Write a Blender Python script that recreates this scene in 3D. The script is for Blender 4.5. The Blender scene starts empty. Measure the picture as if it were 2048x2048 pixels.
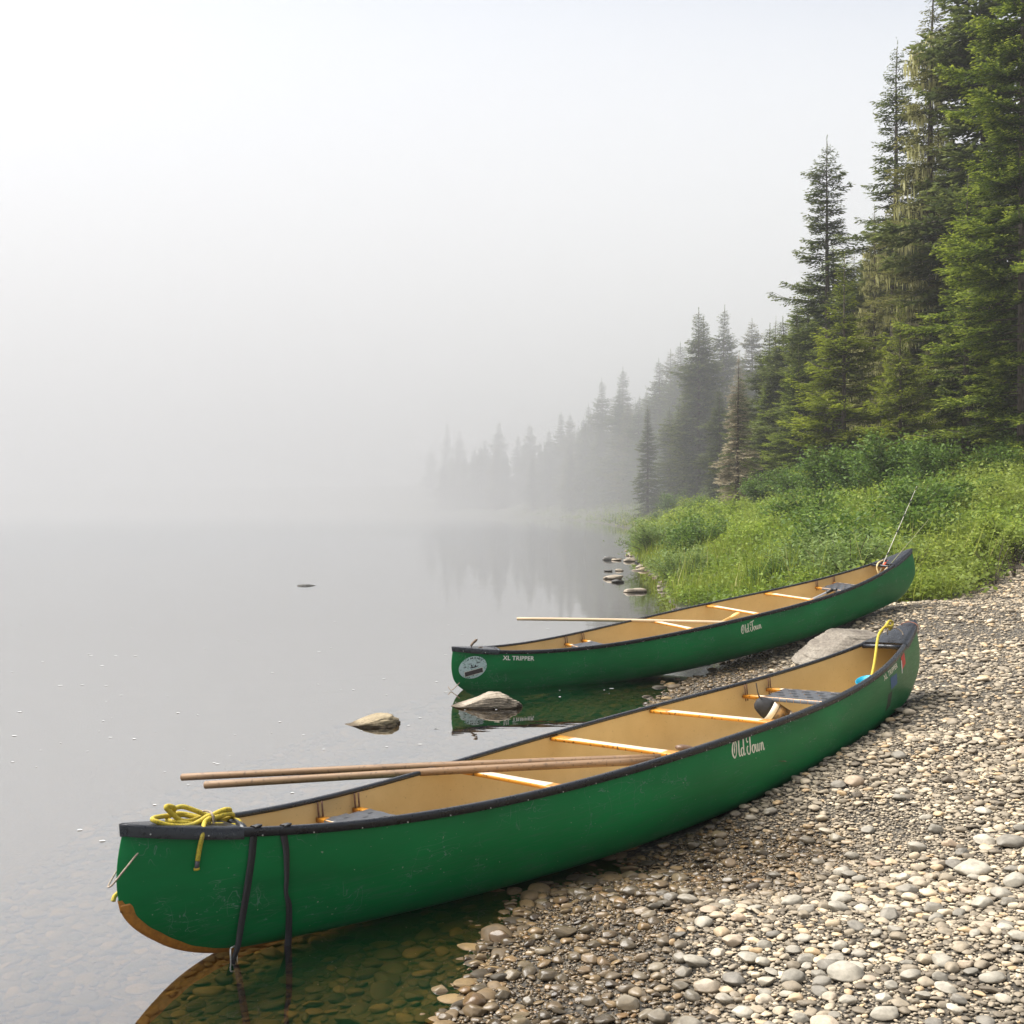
import bpy, bmesh, math, random
import numpy as np
from mathutils import Matrix, Vector

SC = bpy.context.scene
COL = SC.collection
R = math.radians
rng = np.random.default_rng(7)
random.seed(7)

# ------------------------------------------------------------------ camera
F, H, PIT = 2200.0, 1.728, 0.00428
HZ = 1014.6
cam_d = bpy.data.cameras.new("camera")
cam = bpy.data.objects.new("camera", cam_d)
COL.objects.link(cam)
cam.location = (0, 0, H)
cam.rotation_euler = (math.pi / 2 - PIT, 0, 0)
cam_d.sensor_width = 36.0
cam_d.lens = 36.0 * F / 2048
cam_d.clip_start = 0.05
cam_d.clip_end = 4000
SC.camera = cam

# ------------------------------------------------------------------ sky, sun, exposure
SUN_EL, SUN_AZ = R(57), R(-78)          # azimuth from +Y towards +X
w = bpy.data.worlds.new("World")
SC.world = w
w.use_nodes = True
nt = w.node_tree
nt.nodes.clear()
wo = nt.nodes.new("ShaderNodeOutputWorld")
bg = nt.nodes.new("ShaderNodeBackground")
sky = nt.nodes.new("ShaderNodeTexSky")
sky.sky_type = 'NISHITA'
sky.sun_disc = False
sky.sun_elevation = SUN_EL
sky.sun_rotation = SUN_AZ
sky.air_density = 1.0
sky.dust_density = 1.5
sky.ozone_density = 1.0
hs = nt.nodes.new("ShaderNodeHueSaturation")
hs.inputs['Saturation'].default_value = 0.36
nt.links.new(sky.outputs[0], hs.inputs['Color'])
nt.links.new(hs.outputs[0], bg.inputs['Color'])
bg.inputs['Strength'].default_value = 0.083
nt.links.new(bg.outputs[0], wo.inputs['Surface'])

sd = bpy.data.lights.new("sun", 'SUN')
sun = bpy.data.objects.new("sun", sd)
COL.objects.link(sun)
sd.energy = 3.4
sd.angle = R(55)
sd.color = (1.0, 0.975, 0.93)
sdir = Vector((math.sin(SUN_AZ) * math.cos(SUN_EL), math.cos(SUN_AZ) * math.cos(SUN_EL), math.sin(SUN_EL)))
sun.rotation_euler = sdir.to_track_quat('Z', 'Y').to_euler()

SC.view_settings.view_transform = 'Standard'
SC.view_settings.look = 'None'
SC.view_settings.exposure = 1.32
SC.view_settings.gamma = 1.0
cy = SC.cycles
cy.max_bounces = 8
cy.diffuse_bounces = 3
cy.glossy_bounces = 4
cy.transmission_bounces = 4
cy.volume_bounces = 3
cy.transparent_max_bounces = 12
cy.use_denoising = True
cy.caustics_reflective = False
cy.caustics_refractive = False

# ------------------------------------------------------------------ helpers
def tag(o, label=None, cat=None, group=None, kind=None):
    if label: o['label'] = label
    if cat: o['category'] = cat
    if group: o['group'] = group
    if kind: o['kind'] = kind
    return o

def make_mesh(name, v, faces, mats, smooth=False, mi=None, attrs=None):
    v = np.asarray(v, dtype=np.float32).reshape(-1, 3)
    me = bpy.data.meshes.new(name)
    if isinstance(faces, np.ndarray):
        nf, k = faces.shape
        li = faces.astype(np.int32).ravel()
        ls = np.arange(nf, dtype=np.int32) * k
        lt = np.full(nf, k, dtype=np.int32)
    else:
        nf = len(faces)
        lt = np.array([len(f) for f in faces], dtype=np.int32)
        li = np.array([i for f in faces for i in f], dtype=np.int32)
        ls = np.concatenate([[0], np.cumsum(lt)[:-1]]).astype(np.int32)
    me.vertices.add(len(v))
    me.vertices.foreach_set('co', v.ravel())
    me.loops.add(len(li))
    me.loops.foreach_set('vertex_index', li)
    me.polygons.add(nf)
    me.polygons.foreach_set('loop_start', ls)
    me.polygons.foreach_set('loop_total', lt)
    if smooth:
        me.polygons.foreach_set('use_smooth', np.ones(nf, dtype=bool))
    for m in (mats if isinstance(mats, (list, tuple)) else [mats]):
        me.materials.append(m)
    if mi is not None:
        me.polygons.foreach_set('material_index', np.asarray(mi, dtype=np.int32))
    for k_, a in (attrs or {}).items():
        at = me.attributes.new(k_, 'FLOAT', 'POINT')
        at.data.foreach_set('value', np.asarray(a, dtype=np.float32).ravel())
    me.update(calc_edges=True)
    return me

def obj(name, v, faces, mats, parent=None, smooth=False, mi=None, attrs=None, origin=None):
    """one mesh object; a top-level one gets its origin at the foot of its own shape"""
    v = np.asarray(v, dtype=np.float64).reshape(-1, 3)
    if parent is None and origin is None:
        c = (v.min(0) + v.max(0)) / 2
        c[2] = v[:, 2].min()
        origin = c
    if origin is not None:
        v = v - np.asarray(origin)
    me = make_mesh(name, v, faces, mats, smooth, mi, attrs)
    o = bpy.data.objects.new(name, me)
    COL.objects.link(o)
    if origin is not None:
        o.location = tuple(float(a) for a in origin)
    if parent is not None:
        o.parent = parent
    return o

def empty(name, loc=(0, 0, 0), mat=None):
    o = bpy.data.objects.new(name, None)
    COL.objects.link(o)
    if mat is not None:
        o.matrix_world = mat
    else:
        o.location = loc
    o.empty_display_size = 0.2
    return o

class MB:
    """collects shapes into one mesh"""
    def __init__(s):
        s.v, s.f, s.m, s.n = [], [], [], 0
    def add(s, v, f, m=0):
        v = np.asarray(v, dtype=np.float64).reshape(-1, 3)
        s.v.append(v)
        s.f += [tuple(int(i) + s.n for i in q) for q in f]
        s.m += [m] * len(f)
        s.n += len(v)
        return s
    def build(s, name, mats, parent=None, smooth=False, **k):
        return obj(name, np.concatenate(s.v), s.f, mats, parent, smooth, s.m, **k)

def frames(P):
    P = np.asarray(P, float)
    T = np.gradient(P, axis=0)
    T /= np.linalg.norm(T, axis=1)[:, None] + 1e-12
    up = np.array([0, 0, 1.0])
    if abs(T[0] @ up) > 0.9: up = np.array([1.0, 0, 0])
    N = np.zeros_like(P)
    n = np.cross(T[0], up); n /= np.linalg.norm(n)
    for i in range(len(P)):
        n = n - T[i] * (n @ T[i]); n /= np.linalg.norm(n) + 1e-12
        N[i] = n
    return T, N, np.cross(T, N)

def tube(P, r, seg=8, caps=True, flat=1.0):
    P = np.asarray(P, float)
    n = len(P)
    r = np.broadcast_to(np.asarray(r, float), (n,))
    T, N, B = frames(P)
    a = np.linspace(0, 2 * math.pi, seg, endpoint=False)
    v = P[:, None] + (N[:, None] * np.cos(a)[None, :, None] + B[:, None] * np.sin(a)[None, :, None] * flat) * r[:, None, None]
    f = [(i * seg + j, i * seg + (j + 1) % seg, (i + 1) * seg + (j + 1) % seg, (i + 1) * seg + j) for i in range(n - 1) for j in range(seg)]
    if caps:
        f += [tuple(range(seg))[::-1], tuple((n - 1) * seg + j for j in range(seg))]
    return v.reshape(-1, 3), f

def spline(P, k=8, closed=False):
    P = np.asarray(P, float)
    Q = np.concatenate([[2 * P[0] - P[1]], P, [2 * P[-1] - P[-2]]])
    out = []
    for i in range(1, len(Q) - 2):
        p0, p1, p2, p3 = Q[i - 1], Q[i], Q[i + 1], Q[i + 2]
        for t in np.linspace(0, 1, k, endpoint=False):
            out.append(.5 * (2 * p1 + (p2 - p0) * t + (2 * p0 - 5 * p1 + 4 * p2 - p3) * t * t + (3 * p1 - p0 - 3 * p2 + p3) * t ** 3))
    out.append(P[-1])
    return np.array(out)

def box(lo, hi, bev=0.0):
    lo, hi = np.array(lo, float), np.array(hi, float)
    if bev <= 0:
        v = np.array([[x, y, z] for x in (lo[0], hi[0]) for y in (lo[1], hi[1]) for z in (lo[2], hi[2])])
        return v, [(0, 1, 3, 2), (4, 6, 7, 5), (0, 4, 5, 1), (2, 3, 7, 6), (0, 2, 6, 4), (1, 5, 7, 3)]
    # bar along the longest axis with an 8-sided section
    ax = int(np.argmax(hi - lo))
    o1, o2 = [i for i in range(3) if i != ax]
    sec = []
    for (a, b) in ((0, bev), (bev, 0), (hi[o1] - lo[o1] - bev, 0), (hi[o1] - lo[o1], bev), (hi[o1] - lo[o1], hi[o2] - lo[o2] - bev), (hi[o1] - lo[o1] - bev, hi[o2] - lo[o2]), (bev, hi[o2] - lo[o2]), (0, hi[o2] - lo[o2] - bev)):
        sec.append((a + lo[o1], b + lo[o2]))
    v = []
    for e in (lo[ax], hi[ax]):
        for a, b in sec:
            p = [0, 0, 0]; p[ax] = e; p[o1] = a; p[o2] = b
            v.append(p)
    f = [(j, (j + 1) % 8, 8 + (j + 1) % 8, 8 + j) for j in range(8)] + [tuple(range(8))[::-1], tuple(range(8, 16))]
    return np.array(v), f

def grid_faces(nu, nv):
    i, j = np.meshgrid(np.arange(nu - 1), np.arange(nv - 1), indexing='ij')
    a = (i * nv + j).ravel()
    return np.stack([a, a + 1, a + nv + 1, a + nv], 1)

def rhombs(P, D, S, bend=None):
    """leaf-like quads: base P, axis D, half width S"""
    n = len(P)
    mid = P + D * 0.45
    if bend is not None: mid = mid + bend
    v = np.stack([P, mid + S, P + D, mid - S], 1).reshape(-1, 3)
    return v, np.arange(4 * n).reshape(n, 4)

def unit(a):
    return a / (np.linalg.norm(a, axis=-1, keepdims=True) + 1e-9)

_ico = {}
def ico(sub):
    if sub in _ico: return _ico[sub]
    t = (1 + 5 ** .5) / 2
    v = [(-1, t, 0), (1, t, 0), (-1, -t, 0), (1, -t, 0), (0, -1, t), (0, 1, t), (0, -1, -t), (0, 1, -t), (t, 0, -1), (t, 0, 1), (-t, 0, -1), (-t, 0, 1)]
    f = [(0, 11, 5), (0, 5, 1), (0, 1, 7), (0, 7, 10), (0, 10, 11), (1, 5, 9), (5, 11, 4), (11, 10, 2), (10, 7, 6), (7, 1, 8), (3, 9, 4), (3, 4, 2), (3, 2, 6), (3, 6, 8), (3, 8, 9), (4, 9, 5), (2, 4, 11), (6, 2, 10), (8, 6, 7), (9, 8, 1)]
    v = [np.array(p) / np.linalg.norm(p) for p in v]
    for _ in range(sub - 1):
        nf, mid = [], {}
        def m(a, b):
            k = (min(a, b), max(a, b))
            if k not in mid:
                p = v[a] + v[b]; v.append(p / np.linalg.norm(p)); mid[k] = len(v) - 1
            return mid[k]
        for a, b, c in f:
            x, y, z = m(a, b), m(b, c), m(c, a)
            nf += [(a, x, z), (b, y, x), (c, z, y), (x, y, z)]
        f = nf
    _ico[sub] = (np.array(v), np.array(f))
    return _ico[sub]

# cheap smooth noise (sums of sines) for shapes
_nk = rng.normal(size=(24, 3)); _np = rng.uniform(0, 6.28, 24)
def noise(p, s=1.0, o=0):
    p = np.asarray(p, float) * s
    if p.shape[-1] == 2: p = np.concatenate([p, np.zeros(p.shape[:-1] + (1,))], -1)
    k = _nk[o % 16:o % 16 + 8]
    return np.sin(p @ k.T * 2.2 + _np[o % 16:o % 16 + 8]).mean(-1) * 1.6

def sstep(a, b, x):
    t = np.clip((x - a) / (b - a), 0, 1)
    return t * t * (3 - 2 * t)

# picture ray (2048 px frame) -> direction in the world
def ray(px, py):
    dx, up = (px - 1024) / F, (1024 - py) / F
    c, s = math.cos(PIT), math.sin(PIT)
    return np.array([dx, c + up * s, -s + up * c])
CAM = np.array([0, 0, H])
def at(px, py, y):
    d = ray(px, py)
    return CAM + d * (y / d[1])

# ------------------------------------------------------------------ materials
def mat(name):
    m = bpy.data.materials.new(name)
    m.use_nodes = True
    n = m.node_tree
    b = n.nodes['Principled BSDF']
    return m, n, b

def N(n, t, **k):
    x = n.nodes.new(t)
    for a, v in k.items():
        if a.startswith('in_'):
            x.inputs[a[3:].replace('_', ' ')].default_value = v
        else:
            setattr(x, a, v)
    return x

def ramp(n, stops, src=None, interp='LINEAR'):
    r = n.nodes.new('ShaderNodeValToRGB')
    e = r.color_ramp.elements
    r.color_ramp.interpolation = interp
    while len(e) < len(stops): e.new(0.5)
    for i, (p, c) in enumerate(stops):
        e[i].position = p
        e[i].color = (c, c, c, 1) if isinstance(c, (int, float)) else (*c, 1)
    if src is not None: n.links.new(src, r.inputs[0])
    return r

def mix(n, fac, a, b, mode='MIX'):
    x = n.nodes.new('ShaderNodeMixRGB')
    x.blend_type = mode
    for i, s in zip((0, 1, 2), (fac, a, b)):
        if hasattr(s, 'default_value') or hasattr(s, 'links'):
            n.links.new(s, x.inputs[i])
        else:
            x.inputs[i].default_value = s if i == 0 else (*s, 1)
    return x.outputs[0]

def tex(n, kind, scale, coord='Object', stretch=None, **k):
    c = n.nodes.new('ShaderNodeTexCoord') if coord != 'World' else n.nodes.new('ShaderNodeNewGeometry')
    s = c.outputs['Position'] if coord == 'World' else c.outputs[coord]
    if stretch:
        mp = n.nodes.new('ShaderNodeMapping')
        mp.inputs['Scale'].default_value = stretch
        n.links.new(s, mp.inputs['Vector']); s = mp.outputs[0]
    t = n.nodes.new('ShaderNodeTex' + kind)
    t.inputs['Scale'].default_value = scale
    for a, v in k.items(): t.inputs[a].default_value = v
    n.links.new(s, t.inputs['Vector'])
    return t

def bump(n, b, src, strength=.3, dist=.01):
    x = n.nodes.new('ShaderNodeBump')
    x.inputs['Strength'].default_value = strength
    x.inputs['Distance'].default_value = dist
    n.links.new(src, x.inputs['Height'])
    n.links.new(x.outputs[0], b.inputs['Normal'])

def plain(name, c, rough=.5, var=.25, scale=30, bmp=0.0, spec=.5, metal=0.0):
    m, n, b = mat(name)
    t = tex(n, 'Noise', scale, Detail=5.0)
    r = ramp(n, [(.3, tuple(x * (1 - var) for x in c)), (.7, tuple(min(1, x * (1 + var)) for x in c))], t.outputs[0])
    n.links.new(r.outputs[0], b.inputs['Base Color'])
    b.inputs['Roughness'].default_value = rough
    b.inputs['Specular IOR Level'].default_value = spec
    b.inputs['Metallic'].default_value = metal
    if bmp: bump(n, b, t.outputs[0], bmp, .004)
    return m

M = {}
def hull_green():
    m, n, b = mat('hull_green')
    big = tex(n, 'Noise', 1.6, stretch=(1, 2, 3), Detail=4.0)
    c = ramp(n, [(.3, (.001, .125, .029)), (.72, (.002, .200, .048))], big.outputs[0]).outputs[0]
    # chalky abrasion low on the hull
    sep = n.nodes.new('ShaderNodeSeparateXYZ'); tc = n.nodes.new('ShaderNodeTexCoord')
    n.links.new(tc.outputs['Object'], sep.inputs[0])
    low = ramp(n, [(.12, .85), (.34, .12)], sep.outputs['Z']).outputs[0]
    sc1 = tex(n, 'Noise', 9, stretch=(.6, 2, 14), Detail=8.0, Roughness=.75)
    s1 = ramp(n, [(.5, 0.0), (.72, 1.0)], sc1.outputs[0]).outputs[0]
    fac = mix(n, 1.0, low, s1, 'MULTIPLY')
    c = mix(n, fac, c, (.05, .12, .075))
    # thin scratches: iso-lines of two stretched noises
    for (st, sc, th, col) in (((1, 2, 7), 2.2, .004, (.16, .24, .19)), ((2.4, 2, 1.1), 3.0, .0035, (.12, .2, .15)), ((1, 2, 4), 5.0, .005, (.10, .19, .14))):
        z = tex(n, 'Noise', sc, stretch=st, Detail=3.0)
        sub = N(n, 'ShaderNodeMath', operation='SUBTRACT'); sub.inputs[1].default_value = .5
        n.links.new(z.outputs[0], sub.inputs[0])
        ab = N(n, 'ShaderNodeMath', operation='ABSOLUTE'); n.links.new(sub.outputs[0], ab.inputs[0])
        ln = ramp(n, [(0, 1.0), (th, 0.0)], ab.outputs[0]).outputs[0]
        brk = tex(n, 'Noise', 6, Detail=2.0)
        g = ramp(n, [(.50, 0.0), (.60, .75)], brk.outputs[0]).outputs[0]
        c = mix(n, mix(n, 1.0, ln, g, 'MULTIPLY'), c, col)
    sp = tex(n, 'Noise', 70, Detail=1.0)
    c = mix(n, ramp(n, [(.77, 0.0), (.79, .7)], sp.outputs[0]).outputs[0], c, (.3, .36, .25))
    n.links.new(c, b.inputs['Base Color'])
    rr = ramp(n, [(.3, .27), (.7, .45)], sc1.outputs[0])
    n.links.new(rr.outputs[0], b.inputs['Roughness'])
    b.inputs['Specular IOR Level'].default_value = .2
    bump(n, b, sc1.outputs[0], .06, .004)
    return m
M['green'] = hull_green()

def liner():
    m, n, b = mat('hull_liner')
    t = tex(n, 'Noise', 2.2, Detail=6.0, Roughness=.6)
    c = ramp(n, [(.3, (.48, .345, .155)), (.7, (.61, .465, .235))], t.outputs[0]).outputs[0]
    t2 = tex(n, 'Noise', 90, Detail=2.0)
    c = mix(n, ramp(n, [(.68, 0.0), (.74, .5)], t2.outputs[0]).outputs[0], c, (.12, .08, .04))
    n.links.new(c, b.inputs['Base Color'])
    b.inputs['Roughness'].default_value = .6
    bump(n, b, tex(n, 'Noise', 160, Detail=2.0).outputs[0], .15, .002)
    return m
M['liner'] = liner()

def vinyl(name, base=(.007, .008, .011), dust=(.035, .040, .050)):
    m, n, b = mat(name)
    t = tex(n, 'Noise', 26, Detail=8.0, Roughness=.75)
    c = ramp(n, [(.5, base), (.68, tuple(.35 * d for d in dust)), (.85, dust)], t.outputs[0])
    n.links.new(c.outputs[0], b.inputs['Base Color'])
    r = ramp(n, [(.35, .2), (.65, .42)], t.outputs[0])
    n.links.new(r.outputs[0], b.inputs['Roughness'])
    bump(n, b, t.outputs[0], .06, .002)
    return m
M['vinyl'] = vinyl('black_vinyl')

def wood(name, a, b_, rough=.5, spots=0.0, along='Y', scale=14):
    m, n, b = mat(name)
    st = {'X': (.8, 9, 9), 'Y': (9, .8, 9), 'Z': (9, 9, .8)}[along]
    t = tex(n, 'Noise', scale / 3, stretch=st, Detail=6.0, Roughness=.65)
    c = ramp(n, [(.3, a), (.7, b_)], t.outputs[0]).outputs[0]
    if spots:
        s = tex(n, 'Noise', 55, Detail=3.0)
        c = mix(n, ramp(n, [(.58, 0.0), (.66, spots)], s.outputs[0]).outputs[0], c, (.035, .016, .006))
    n.links.new(c, b.inputs['Base Color'])
    b.inputs['Roughness'].default_value = rough
    bump(n, b, t.outputs[0], .2, .003)
    return m
M['varnish'] = wood('varnished_ash', (.47, .17, .010), (.62, .27, .025), .32, .85)
M['bare'] = wood('weathered_ash', (.55, .40, .27), (.72, .58, .44), .6, .25)
M['pole'] = wood('pole_wood', (.15, .082, .036), (.29, .17, .08), .55, .5, 'X', 20)
M['pale_wood'] = wood('pale_pole_wood', (.36, .25, .14), (.5, .37, .22), .5, .2, 'X')
M['paddle'] = wood('paddle_wood', (.72, .40, .10), (.85, .55, .2), .35, .1, 'X')
M['dark_wood'] = wood('dark_paddle_wood', (.10, .055, .03), (.20, .12, .07), .4, .3, 'X')
M['web'] = plain('seat_webbing', (.055, .058, .064), .42, .25, 60)
M['strap'] = plain('black_strap', (.014, .013, .014), .55, .3, 120, .2)
M['steel'] = plain('screw_steel', (.55, .54, .5), .35, .3, 40, 0, .5, 1.0)
M['rust'] = plain('rusty_bolt', (.11, .045, .02), .6, .4, 60)
M['cream'] = plain('cream_lettering', (.80, .76, .58), .5, .08, 40)
M['white'] = plain('white_lettering', (.86, .84, .74), .5, .06, 40)
M['kevlar'] = plain('skid_felt', (.36, .145, .016), .65, .25, 60, .4)
M['alu'] = plain('aluminium_shaft', (.72, .72, .7), .35, .1, 30, 0, .5, .6)
M['blackplastic'] = plain('black_plastic', (.012, .012, .013), .35, .2)
M['cyan'] = plain('cyan_plastic', (.0, .30, .45), .35, .12)
M['orange'] = plain('orange_plastic', (.75, .085, .015), .45, .15)
M['red'] = plain('red_sticker', (.72, .05, .025), .5, .15)
M['blue'] = plain('blue_sticker', (.02, .09, .22), .5, .2)
M['bagblack'] = plain('bag_cloth', (.018, .018, .02), .75, .3, 60, .3)
M['bagcream'] = plain('bag_band', (.78, .72, .6), .7, .08)
M['bagyellow'] = plain('bag_yellow', (.75, .42, .01), .6, .15)
M['bagmesh'] = plain('bag_mesh', (.16, .085, .02), .7, .8, 40)
M['cord'] = plain('tan_cord', (.34, .27, .2), .8, .45, 200, .4)
M['rod'] = plain('pale_rod', (.5, .47, .38), .4, .1)
M['oliverod'] = plain('olive_rod', (.28, .27, .12), .4, .2)

def rope_mat():
    m, n, b = mat('yellow_rope')
    t = tex(n, 'Voronoi', 260)
    c = ramp(n, [(.0, (.62, .47, .03)), (.55, (.50, .38, .03)), (.9, (.2, .14, .02))], t.outputs['Distance']).outputs[0]
    d = tex(n, 'Noise', 14, Detail=4.0)
    c = mix(n, ramp(n, [(.45, 0.0), (.75, .6)], d.outputs[0]).outputs[0], c, (.25, .23, .05))
    n.links.new(c, b.inputs['Base Color'])
    b.inputs['Roughness'].default_value = .75
    bump(n, b, t.outputs['Distance'], .5, .003)
    return m
M['rope'] = rope_mat()

def emblem_mat():
    m, n, b = mat('worn_emblem')
    t = tex(n, 'Noise', 75, Detail=3.0, Roughness=.7)
    t2 = tex(n, 'Noise', 12, Detail=2.0)
    ad = N(n, 'ShaderNodeMath', operation='ADD'); ad.use_clamp = True
    mu = N(n, 'ShaderNodeMath', operation='MULTIPLY'); mu.inputs[1].default_value = .6
    n.links.new(t2.outputs[0], mu.inputs[0]); n.links.new(mu.outputs[0], ad.inputs[0]); n.links.new(t.outputs[0], ad.inputs[1])
    c = ramp(n, [(.80, (.52, .64, .62)), (.90, (.40, .55, .50)), (.96, (.015, .13, .06))], ad.outputs[0])
    n.links.new(c.outputs[0], b.inputs['Base Color'])
    b.inputs['Roughness'].default_value = .5
    return m
M['emblem'] = emblem_mat()

def stone(name, lo, hi, spotty=True, wet=False, rnd=True, coord='Object', tint=(.42, .30, .17)):
    m, n, b = mat(name)
    if rnd:
        a = n.nodes.new('ShaderNodeAttribute'); a.attribute_name = 'rnd'; src = a.outputs['Fac']
    else:
        oi = n.nodes.new('ShaderNodeObjectInfo'); src = oi.outputs['Random']
    mid = tuple((x + y) / 2 for x, y in zip(lo, hi))
    c = ramp(n, [(0, lo), (.22, tuple(.75 * x for x in mid)), (.5, mid), (.78, hi), (.9, tint), (1, tuple(min(1, 1.18 * x) for x in hi))], src).outputs[0]
    t = tex(n, 'Noise', 28, coord, Detail=7.0, Roughness=.7)
    g = ramp(n, [(.3, .62), (.7, 1.2)], t.outputs[0]).outputs[0]
    c = mix(n, 1.0, c, g, 'MULTIPLY')
    if wet:
        gm = n.nodes.new('ShaderNodeNewGeometry'); sp = n.nodes.new('ShaderNodeSeparateXYZ')
        n.links.new(gm.outputs['Position'], sp.inputs[0])
        wn = tex(n, 'Noise', 1.7, 'World', Detail=8.0, Roughness=.7)
        ma = N(n, 'ShaderNodeMath', operation='MULTIPLY_ADD'); ma.inputs[1].default_value = -.22
        n.links.new(wn.outputs[0], ma.inputs[0]); n.links.new(sp.outputs['Z'], ma.inputs[2])
        wf = ramp(n, [(.0, 1.0), (.075, 0.0)], ma.outputs[0]).outputs[0]
        c = mix(n, wf, c, mix(n, 1.0, c, (.38, .32, .235), 'MULTIPLY'))
        rr = mix(n, wf, (.65, .65, .65), (.26, .26, .26))
        n.links.new(rr, b.inputs['Roughness'])
    else:
        b.inputs['Roughness'].default_value = .65
    n.links.new(c, b.inputs['Base Color'])
    bump(n, b, t.outputs[0], .35, .006)
    return m
M['pebble'] = stone('beach_pebble', (.12, .094, .064), (.52, .425, .295), wet=True, coord='World', tint=(.46, .31, .16))
M['cobble'] = stone('beach_cobble', (.18, .16, .13), (.45, .40, .31), wet=True, rnd=False, coord='World', tint=(.36, .26, .17))
M['bedstone'] = stone('riverbed_stone', (.035, .027, .014), (.155, .10, .044), coord='World', tint=(.21, .135, .05))
def rock_mat(name, a, b_, c_, sc=5):
    m, n, b = mat(name)
    t = tex(n, 'Noise', sc, stretch=(1, 1, 2.5), Detail=10.0, Roughness=.68)
    c = ramp(n, [(.3, a), (.5, b_), (.72, c_)], t.outputs[0]).outputs[0]
    t2 = tex(n, 'Noise', 60, Detail=4.0)
    c = mix(n, 1.0, c, ramp(n, [(.3, .7), (.7, 1.2)], t2.outputs[0]).outputs[0], 'MULTIPLY')
    gm = n.nodes.new('ShaderNodeNewGeometry'); sp = n.nodes.new('ShaderNodeSeparateXYZ')
    n.links.new(gm.outputs['Position'], sp.inputs[0])
    wf = ramp(n, [(.01, 1.0), (.03, 0.0)], sp.outputs['Z']).outputs[0]
    c = mix(n, wf, c, mix(n, 1.0, c, (.3, .26, .2), 'MULTIPLY'))
    n.links.new(c, b.inputs['Base Color'])
    b.inputs['Roughness'].default_value = .75
    bump(n, b, t.outputs[0], .8, .03)
    return m
M['rock'] = rock_mat('river_rock', (.10, .075, .05), (.29, .235, .17), (.42, .37, .30))
M['tanrock'] = rock_mat('tan_rock', (.14, .10, .05), (.27, .21, .12), (.36, .29, .18), 3)
M['boulder'] = rock_mat('boulder_rock', (.085, .065, .048), (.185, .155, .118), (.27, .235, .185), 4)
M['darkrock'] = rock_mat('dark_rock', (.035, .032, .028), (.08, .075, .065), (.13, .12, .1))

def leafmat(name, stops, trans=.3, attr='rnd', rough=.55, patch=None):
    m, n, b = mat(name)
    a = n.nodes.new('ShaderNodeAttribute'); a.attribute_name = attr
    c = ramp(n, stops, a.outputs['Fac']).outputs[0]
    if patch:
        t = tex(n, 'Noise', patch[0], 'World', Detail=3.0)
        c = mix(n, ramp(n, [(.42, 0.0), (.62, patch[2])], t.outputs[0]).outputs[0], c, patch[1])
    n.links.new(c, b.inputs['Base Color'])
    b.inputs['Roughness'].default_value = rough
    b.inputs['Specular IOR Level'].default_value = .25
    tr = n.nodes.new('ShaderNodeBsdfTranslucent')
    n.links.new(c, tr.inputs['Color'])
    mx = n.nodes.new('ShaderNodeMixShader'); mx.inputs[0].default_value = trans
    n.links.new(b.outputs[0], mx.inputs[1]); n.links.new(tr.outputs[0], mx.inputs[2])
    n.links.new(mx.outputs[0], n.nodes['Material Output'].inputs['Surface'])
    return m
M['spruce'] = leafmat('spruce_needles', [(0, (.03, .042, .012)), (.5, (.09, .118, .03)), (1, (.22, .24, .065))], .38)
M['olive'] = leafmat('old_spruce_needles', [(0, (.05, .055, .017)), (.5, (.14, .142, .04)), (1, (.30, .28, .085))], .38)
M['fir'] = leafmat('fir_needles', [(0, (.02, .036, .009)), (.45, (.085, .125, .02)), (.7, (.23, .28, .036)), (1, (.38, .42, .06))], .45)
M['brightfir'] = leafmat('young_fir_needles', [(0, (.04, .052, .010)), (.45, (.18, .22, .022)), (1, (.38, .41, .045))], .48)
M['deadneedle'] = leafmat('dead_needles', [(0, (.20, .165, .10)), (1, (.52, .45, .31))], .3)
M['lichen'] = leafmat('beard_lichen', [(0, (.42, .40, .15)), (1, (.80, .75, .36))], .35)
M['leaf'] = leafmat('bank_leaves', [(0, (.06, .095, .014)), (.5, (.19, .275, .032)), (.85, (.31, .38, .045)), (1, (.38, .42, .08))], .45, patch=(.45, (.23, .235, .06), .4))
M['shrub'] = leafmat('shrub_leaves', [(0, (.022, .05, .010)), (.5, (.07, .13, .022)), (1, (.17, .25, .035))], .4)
M['willow'] = leafmat('willow_leaves', [(0, (.07, .12, .03)), (.5, (.15, .22, .055)), (1, (.25, .31, .10))], .4)
M['grass'] = leafmat('grass_blades', [(0, (.10, .14, .014)), (.6, (.25, .31, .03)), (.9, (.40, .42, .06)), (1, (.50, .45, .18))], .4)
M['twig'] = plain('twig_bark', (.07, .05, .035), .8, .3, 20)
M['deadleaf'] = plain('dead_leaf', (.14, .095, .06), .8, .4, 40)

def bark():
    m, n, b = mat('bark')
    t = tex(n, 'Noise', 7, stretch=(3, 3, .8), Detail=8.0)
    c = ramp(n, [(.3, (.035, .026, .02)), (.7, (.15, .115, .09))], t.outputs[0])
    n.links.new(c.outputs[0], b.inputs['Base Color'])
    b.inputs['Roughness'].default_value = .9
    bump(n, b, t.outputs[0], .8, .03)
    return m
M['bark'] = bark()

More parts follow.
